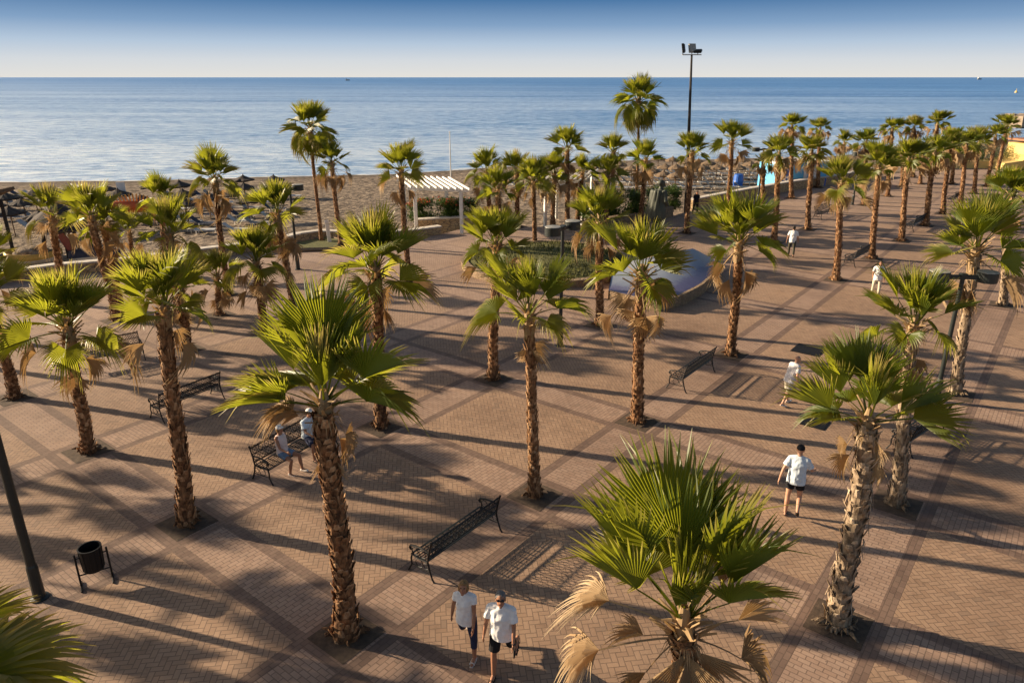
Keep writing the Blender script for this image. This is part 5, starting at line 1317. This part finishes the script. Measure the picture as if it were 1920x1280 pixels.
        for v in me.vertices: v.co += Vector((noise.noise(v.co * 13), noise.noise(v.co * 13 + Vector((3, 9, 0))), 0)) * .012
        mesh_obj('shirt', me, t)
    if bottom:
        bm = bmesh.new()
        tube(bm, [P - up * .12, P, P + up * .10, P + up * .14], [(.12, .11), (.183 * wb, .132 * wb), (.172 * wb, .125 * wb), (.165 * wb, .12 * wb)], 14, side=X)
        for s in (-1, 1):
            hip, kne, ank, b_ = J[s]; L1 = .43; tl = bottom_len
            pts = [hip + Vector((0, 0, .03)), hip * .6 + kne * .4]; rr = [.10, .097]
            if tl <= L1: pts.append(hip + (kne - hip) * (tl / L1)); rr.append(.095 if tl > .2 else .1)
            else: pts += [kne, kne + (ank - kne) * min(.97, (tl - L1) / .41)]; rr += [.068, .064 if tl > .7 else .062]
            tube(bm, pts, rr, 12)
        jitter(bm, .006); mesh_obj('trousers' if bottom_len > .6 else 'shorts', remesh('trousers', bm, vox, bottom, 3), t)
    if shoes:
        for s in (-1, 1):
            hip, kne, ank, b_ = J[s]; fx = Vector((s * .03, math.cos(b_ * .6), math.sin(b_ * .8))); bm = bmesh.new(); dn = Vector((0, 0, -.045))
            tube(bm, [ank - fx * .075 + dn, ank - fx * .03 + dn, ank + fx * .09 + dn, ank + fx * .17 + dn, ank + fx * .195 + dn], [(.026, .024), (.040, .036), (.046, .034), (.042, .026), (.02, .016)], 10, side=X)
            ball(bm, ank + Vector((0, -.01, -.02)), .042, 8, 6); mesh_obj('shoe', remesh('shoe', bm, vox, shoes, 2), t)
    if hair and not hat or (hair and hat and female):
        bm = bmesh.new()
        ball(bm, HP(0, -.022, .042), .1, 14, 9, (.86, 1.0, .95), hm)
        if hair_kind == 'bob':
            ball(bm, HP(0, -.035, -.01), .1, 12, 8, (.95, .85, 1.05), hm)
            for s in (-1, 1): ball(bm, HP(s * .07, .005, -.005), .05, 8, 6, (.55, .9, 1.4), hm)
            ball(bm, HP(0, .05, .085), .05, 8, 6, (1.3, .7, .5), hm)
        else: ball(bm, HP(0, -.045, -.005), .08, 10, 7, (.92, .8, .9), hm)
        me = remesh('hair', bm, vox * .9, hair, 1)
        for v in me.vertices: v.co += Vector((noise.noise(v.co * 45), noise.noise(v.co * 45 + Vector((5, 0, 0))), noise.noise(v.co * 45 + Vector((0, 5, 0))))) * .008
        mesh_obj('hair', me, t)
    if hat:
        bm = bmesh.new(); ball(bm, HP(0, -.005, .055), .104, 16, 9, (.88, 1.02, .78), hm); ball(bm, HP(0, .105, .052), .075, 12, 6, (.95, .95, .13), hm)
        mesh_obj('cap', remesh('cap', bm, min(vox, .009), hat, 2), t)
    if glasses:
        bm = bmesh.new()
        for s in (-1, 1):
            ball(bm, HP(s * .034, .094, .016), .028, 10, 6, (1, .35, .8), hm); tube(bm, [HP(s * .06, .085, .02), HP(s * .082, -.01, .015)], .005, 5)
        tube(bm, [HP(-.02, .104, .02), HP(.02, .104, .02)], .005, 5); obj('sunglasses', bm, M_LENS, t)
    if extras: extras(t, dict(A=A, J=J, P=P, up=up, sh=sh, hd=hd, HP=HP, hm=hm))
    return t

def sandals(t, j):
    for s in (-1, 1):
        hip, kne, ank, b_ = j['J'][s]; fx = Vector((s * .03, math.cos(b_ * .6), math.sin(b_ * .8))); bm = bmesh.new(); dn = Vector((0, 0, -.078))
        tube(bm, [ank - fx * .07 + dn, ank + fx * .05 + dn, ank + fx * .19 + dn], [(.034, .012), (.044, .012), (.036, .010)], 10, side=(1, 0, 0))
        for q in (.02, .075, .13): tube(bm, arc(ank + fx * q + Vector((0, 0, -.055)), .044, -10, 190, 8, 'xz', .8), .010, 5)
        obj('sandal', bm, M_SHOEW if t['label'].startswith('woman') or 'Woman' in t['label'] else M_SHOED, t)
def watch_phone(t, j):
    so, e_, wst, d1, d2 = j['A'][-1]
    bm = bmesh.new(); box(bm, wst + d2 * .11 + Vector((-.03, .03, 0)), (.02, .075, .15), bev=.006); obj('held_pouch', bm, M_SHOED, t)
    bm = bmesh.new(); tube(bm, arc(wst - d2 * .01, .031, 0, 360, 12, 'xy'), .008, 5, cap=False); obj('wristwatch', bm, M_LENS, t)
def headband(t, j):
    bm = bmesh.new(); pts = [j['HP'](.088 * math.cos(2 * PI * k / 16), .008 + .105 * math.sin(2 * PI * k / 16), .028) for k in range(17)]
    tube(bm, pts, [(.006, .014)] * 17, 6, cap=False); obj('headband', bm, M_BAND, t)
def bag(t, j):
    bm = bmesh.new(); box(bm, j['P'] + Vector((.24, .05, -.02)), (.09, .24, .2), bev=.03); tube(bm, [j['P'] + Vector((.24, .12, .08)), j['sh'] + Vector((.1, .09, .04)), j['sh'] + Vector((-.02, -.08, .06))], .012, 5); obj('bag', bm, M_SHOED, t)

def walk_loc(px, py): return at(px, py)
# the couple in front, walking towards the viewer hand in hand
pw, pm = at(876, 1232), at(942, 1264)
person('woman in white blouse and navy cropped trousers walking in front hand in hand', pw, 252, 1.66, legs=((3, 4), (-24, 58)), arms=((16, 9, 14), (-10, 17, 6)), lean=4, head=(-16, 10), vox=.0075, female=True, splay=7,
       top=M_TEE, top_kind='blouse', bottom=M_NAVYC, bottom_len=.62, hair=M_HAIRB, hair_kind='bob', extras=sandals, twist=6)
person('man in white tee shirt, black shorts and sunglasses walking in front hand in hand', pm, 256, 1.76, legs=((-22, 40), (10, 6)), arms=((14, 8, 16), (2, 13, 8)), lean=4, head=(-16, 14), vox=.0075, bulk=1.08,
       top=M_TEE, bottom=M_BLACKC, bottom_len=.36, hair=M_HAIRG, glasses=True, extras=lambda t, j: (sandals(t, j), watch_phone(t, j)))
# the walking man seen from behind
person('man seen from behind in grey blue tee shirt and dark cap, walking away', at(1483, 962), 66, 1.74, legs=((-6, 4), (2, 66)), arms=((-26, 22, 10), (14, 24, 55)), lean=5, vox=.009, bulk=1.06, skin=M_SKIN2,
       top=M_BLUETEE, bottom=M_BLACKC, bottom_len=.24, shoes=M_SHOED, hair=None, hat=M_BLACKC, extras=headband, head=(0, 0))
person('bald old man in patterned white shirt and beige shorts walking to the right', at(1474, 758), 20, 1.62, legs=((12, 6), (-14, 12)), arms=((14, 10, 30), (-16, 12, 30)), lean=16, head=(-8, 0), vox=.011, bulk=1.1, skin=M_SKIN2,
       top=M_CHECK, bottom=M_BEIGE, bottom_len=.42, shoes=M_SHOEW)
person('man in white shirt and dark olive trousers walking away in the far middle', at(1482, 481), 70, 1.72, legs=((8, 5), (-12, 16)), arms=((-8, 16, 12), (8, 16, 12)), vox=.014, top=M_TEE, bottom=M_OLIVE, bottom_len=.8, shoes=M_SHOED, hair=M_HAIRD)
person('person in white shirt and pale trousers partly hidden behind the right palm crown', at(1640, 556), 250, 1.70, legs=((4, 4), (-8, 10)), arms=((4, 10, 10), (10, 12, 60)), vox=.014, top=M_TEE, bottom=M_BEIGE, bottom_len=.8, shoes=M_SHOED, hair=M_HAIRD)
person('far walker in dark jacket and shorts, left one of the pair at the right', at(1849, 409), 75, 1.70, legs=((6, 5), (-10, 12)), vox=.016, top=M_BLACKC, bottom=M_NAVYC, bottom_len=.36, shoes=M_SHOED, hair=M_HAIRD, skin=M_SKIN2)
person('far walker in dark jacket and shorts, right one of the pair at the right', at(1860, 408), 80, 1.74, legs=((-8, 8), (8, 5)), vox=.016, top=M_NAVYC, bottom=M_BLACKC, bottom_len=.38, shoes=M_SHOED, hair=M_HAIRD, skin=M_SKIN2)
person('far person in dark clothes standing by the floodlight mast behind a palm', at(1303, 402), 280, 1.72, vox=.016, top=M_BLACKC, bottom=M_BLACKC, bottom_len=.8, shoes=M_SHOED, hair=M_HAIRD)
# the two people on the bench
_, m, d, n_ = B3
hd_ = math.degrees(math.atan2(n_.y, n_.x))
person('woman in white cap, pale pink top and denim shorts sitting on the iron bench', m - d * .48 + n_ * .02, hd_ + 4, 1.62, legs=((82, 74), (78, 92)), arms=((-16, 14, 4), (30, 10, 50)), lean=-4, head=(-14, -16), seated=True, seat_z=.45, vox=.009, female=True,
       top=M_PINKTOP, top_kind='tank', bottom=M_DENIM, bottom_len=.26, shoes=M_SHOEW, hair=M_HAIRB, hair_kind='bob', hat=M_CAPW, splay=8)
person('man in white cap and pale blue tee shirt sitting on the iron bench', m + d * .48 + n_ * .02, hd_ - 10, 1.74, legs=((80, 84), (80, 80)), arms=((22, 16, 40), (40, 14, 55)), lean=6, head=(-10, -24), seated=True, seat_z=.45, vox=.009, bulk=1.18,
       top=M_BLUETEE, bottom=M_NAVYC, bottom_len=.40, shoes=M_SHOED, hair=M_HAIRG, hat=M_CAPW, splay=14)

# ------------------------------------------------------------------ the bronze statue
M_BRONZE = simple('green_bronze', (.062, .07, .05), .6, .2, .5, 2.2, col2=(.035, .038, .03), bmp=.3); M_BRONZED = simple('dark_bronze', (.035, .035, .03), .45, .4, .4, 3)
b0 = at(1231, 446)
t = thing('bronze_statue', 'tall weathered green bronze statue of a walking figure draped in a long cloak', 'statue', b0, R(-60)); k = 2.05; t.scale = (k, k, k)
bm = bmesh.new()
limb(bm, [(-.10, -.02, .85), (-.13, .14, .47), (-.13, .06, .06)], [.10, .075, .05]); limb(bm, [(.10, 0, .85), (.12, -.02, .45), (.13, -.22, .08)], [.10, .075, .05])
for x, y in ((-.13, .06), (.13, -.22)): limb(bm, [(x, y - .06, .04), (x, y + .16, .03)], [.05, .04])
mesh_obj('legs', remesh('legs', bm, .014, M_BRONZED), t)
bm = bmesh.new()
tube(bm, [(0, 0, .62), (0, 0, .85), (0, .02, 1.1), (0, .03, 1.3), (0, .03, 1.44), (0, .03, 1.5)], [(.26, .22), (.24, .20), (.20, .16), (.22, .16), (.17, .12), (.07, .07)], 16, side=(1, 0, 0))
limb(bm, [(0, .03, 1.48), (0, .05, 1.56)], [.07, .06]); ball(bm, (0, .07, 1.63), .11, 14, 10, (.82, 1, 1.1)); ball(bm, (0, .03, 1.67), .11, 12, 8, (.95, 1, .85))
limb(bm, [(-.2, .03, 1.42), (-.30, .05, 1.15), (-.30, .16, .92)], [.07, .06, .045]); limb(bm, [(.2, .03, 1.42), (.27, .02, 1.15), (.18, .18, 1.02)], [.07, .06, .045])
for s in range(5): ball(bm, (-.30 + .012 * s - .02, .18 + .012 * s, .86), .022, 6, 5, (.7, .7, 1.8))
tube(bm, [(.10, .17, 1.53), (0, .165, 1.62), (0, .18, 1.60)], [.01, .015, .012], 5)
me = remesh('figure', bm, .014, M_BRONZE)
for v in me.vertices:
    f = max(0, 1.35 - v.co.z); v.co += Vector((math.sin(v.co.x * 40 + v.co.z * 6), math.cos(v.co.x * 36), 0)) * .012 * min(1, f * 2)
mesh_obj('figure', me, t)
bm = bmesh.new(); n = 18; rows = []
for j in range(12):
    f = j / 11; row = []
    for q in range(n + 1):
        a = PI * (1.05 + .95 * q / n) - .2; r_ = .20 + .09 * f; row.append(bm.verts.new((-.05 - .10 * f + r_ * math.cos(a) * 1.0, r_ * math.sin(a) * .8 - .03 + .02 * math.sin(q * 1.9 + j * .3), 1.47 - f * (.92 + .06 * math.sin(q * 1.3)))))
    rows.append(row)
for a, b_ in zip(rows, rows[1:]):
    for q in range(n): bm.faces.new((a[q], a[q + 1], b_[q + 1], b_[q]))
o = obj('cloak', bm, M_BRONZE, t, smooth=True); md = o.modifiers.new('thick', 'SOLIDIFY'); md.thickness = .03
bm = bmesh.new(); box(bm, (0, -.04, .015), (.62, .75, .05), bev=.015); obj('plinth', bm, M_STONE2, t)
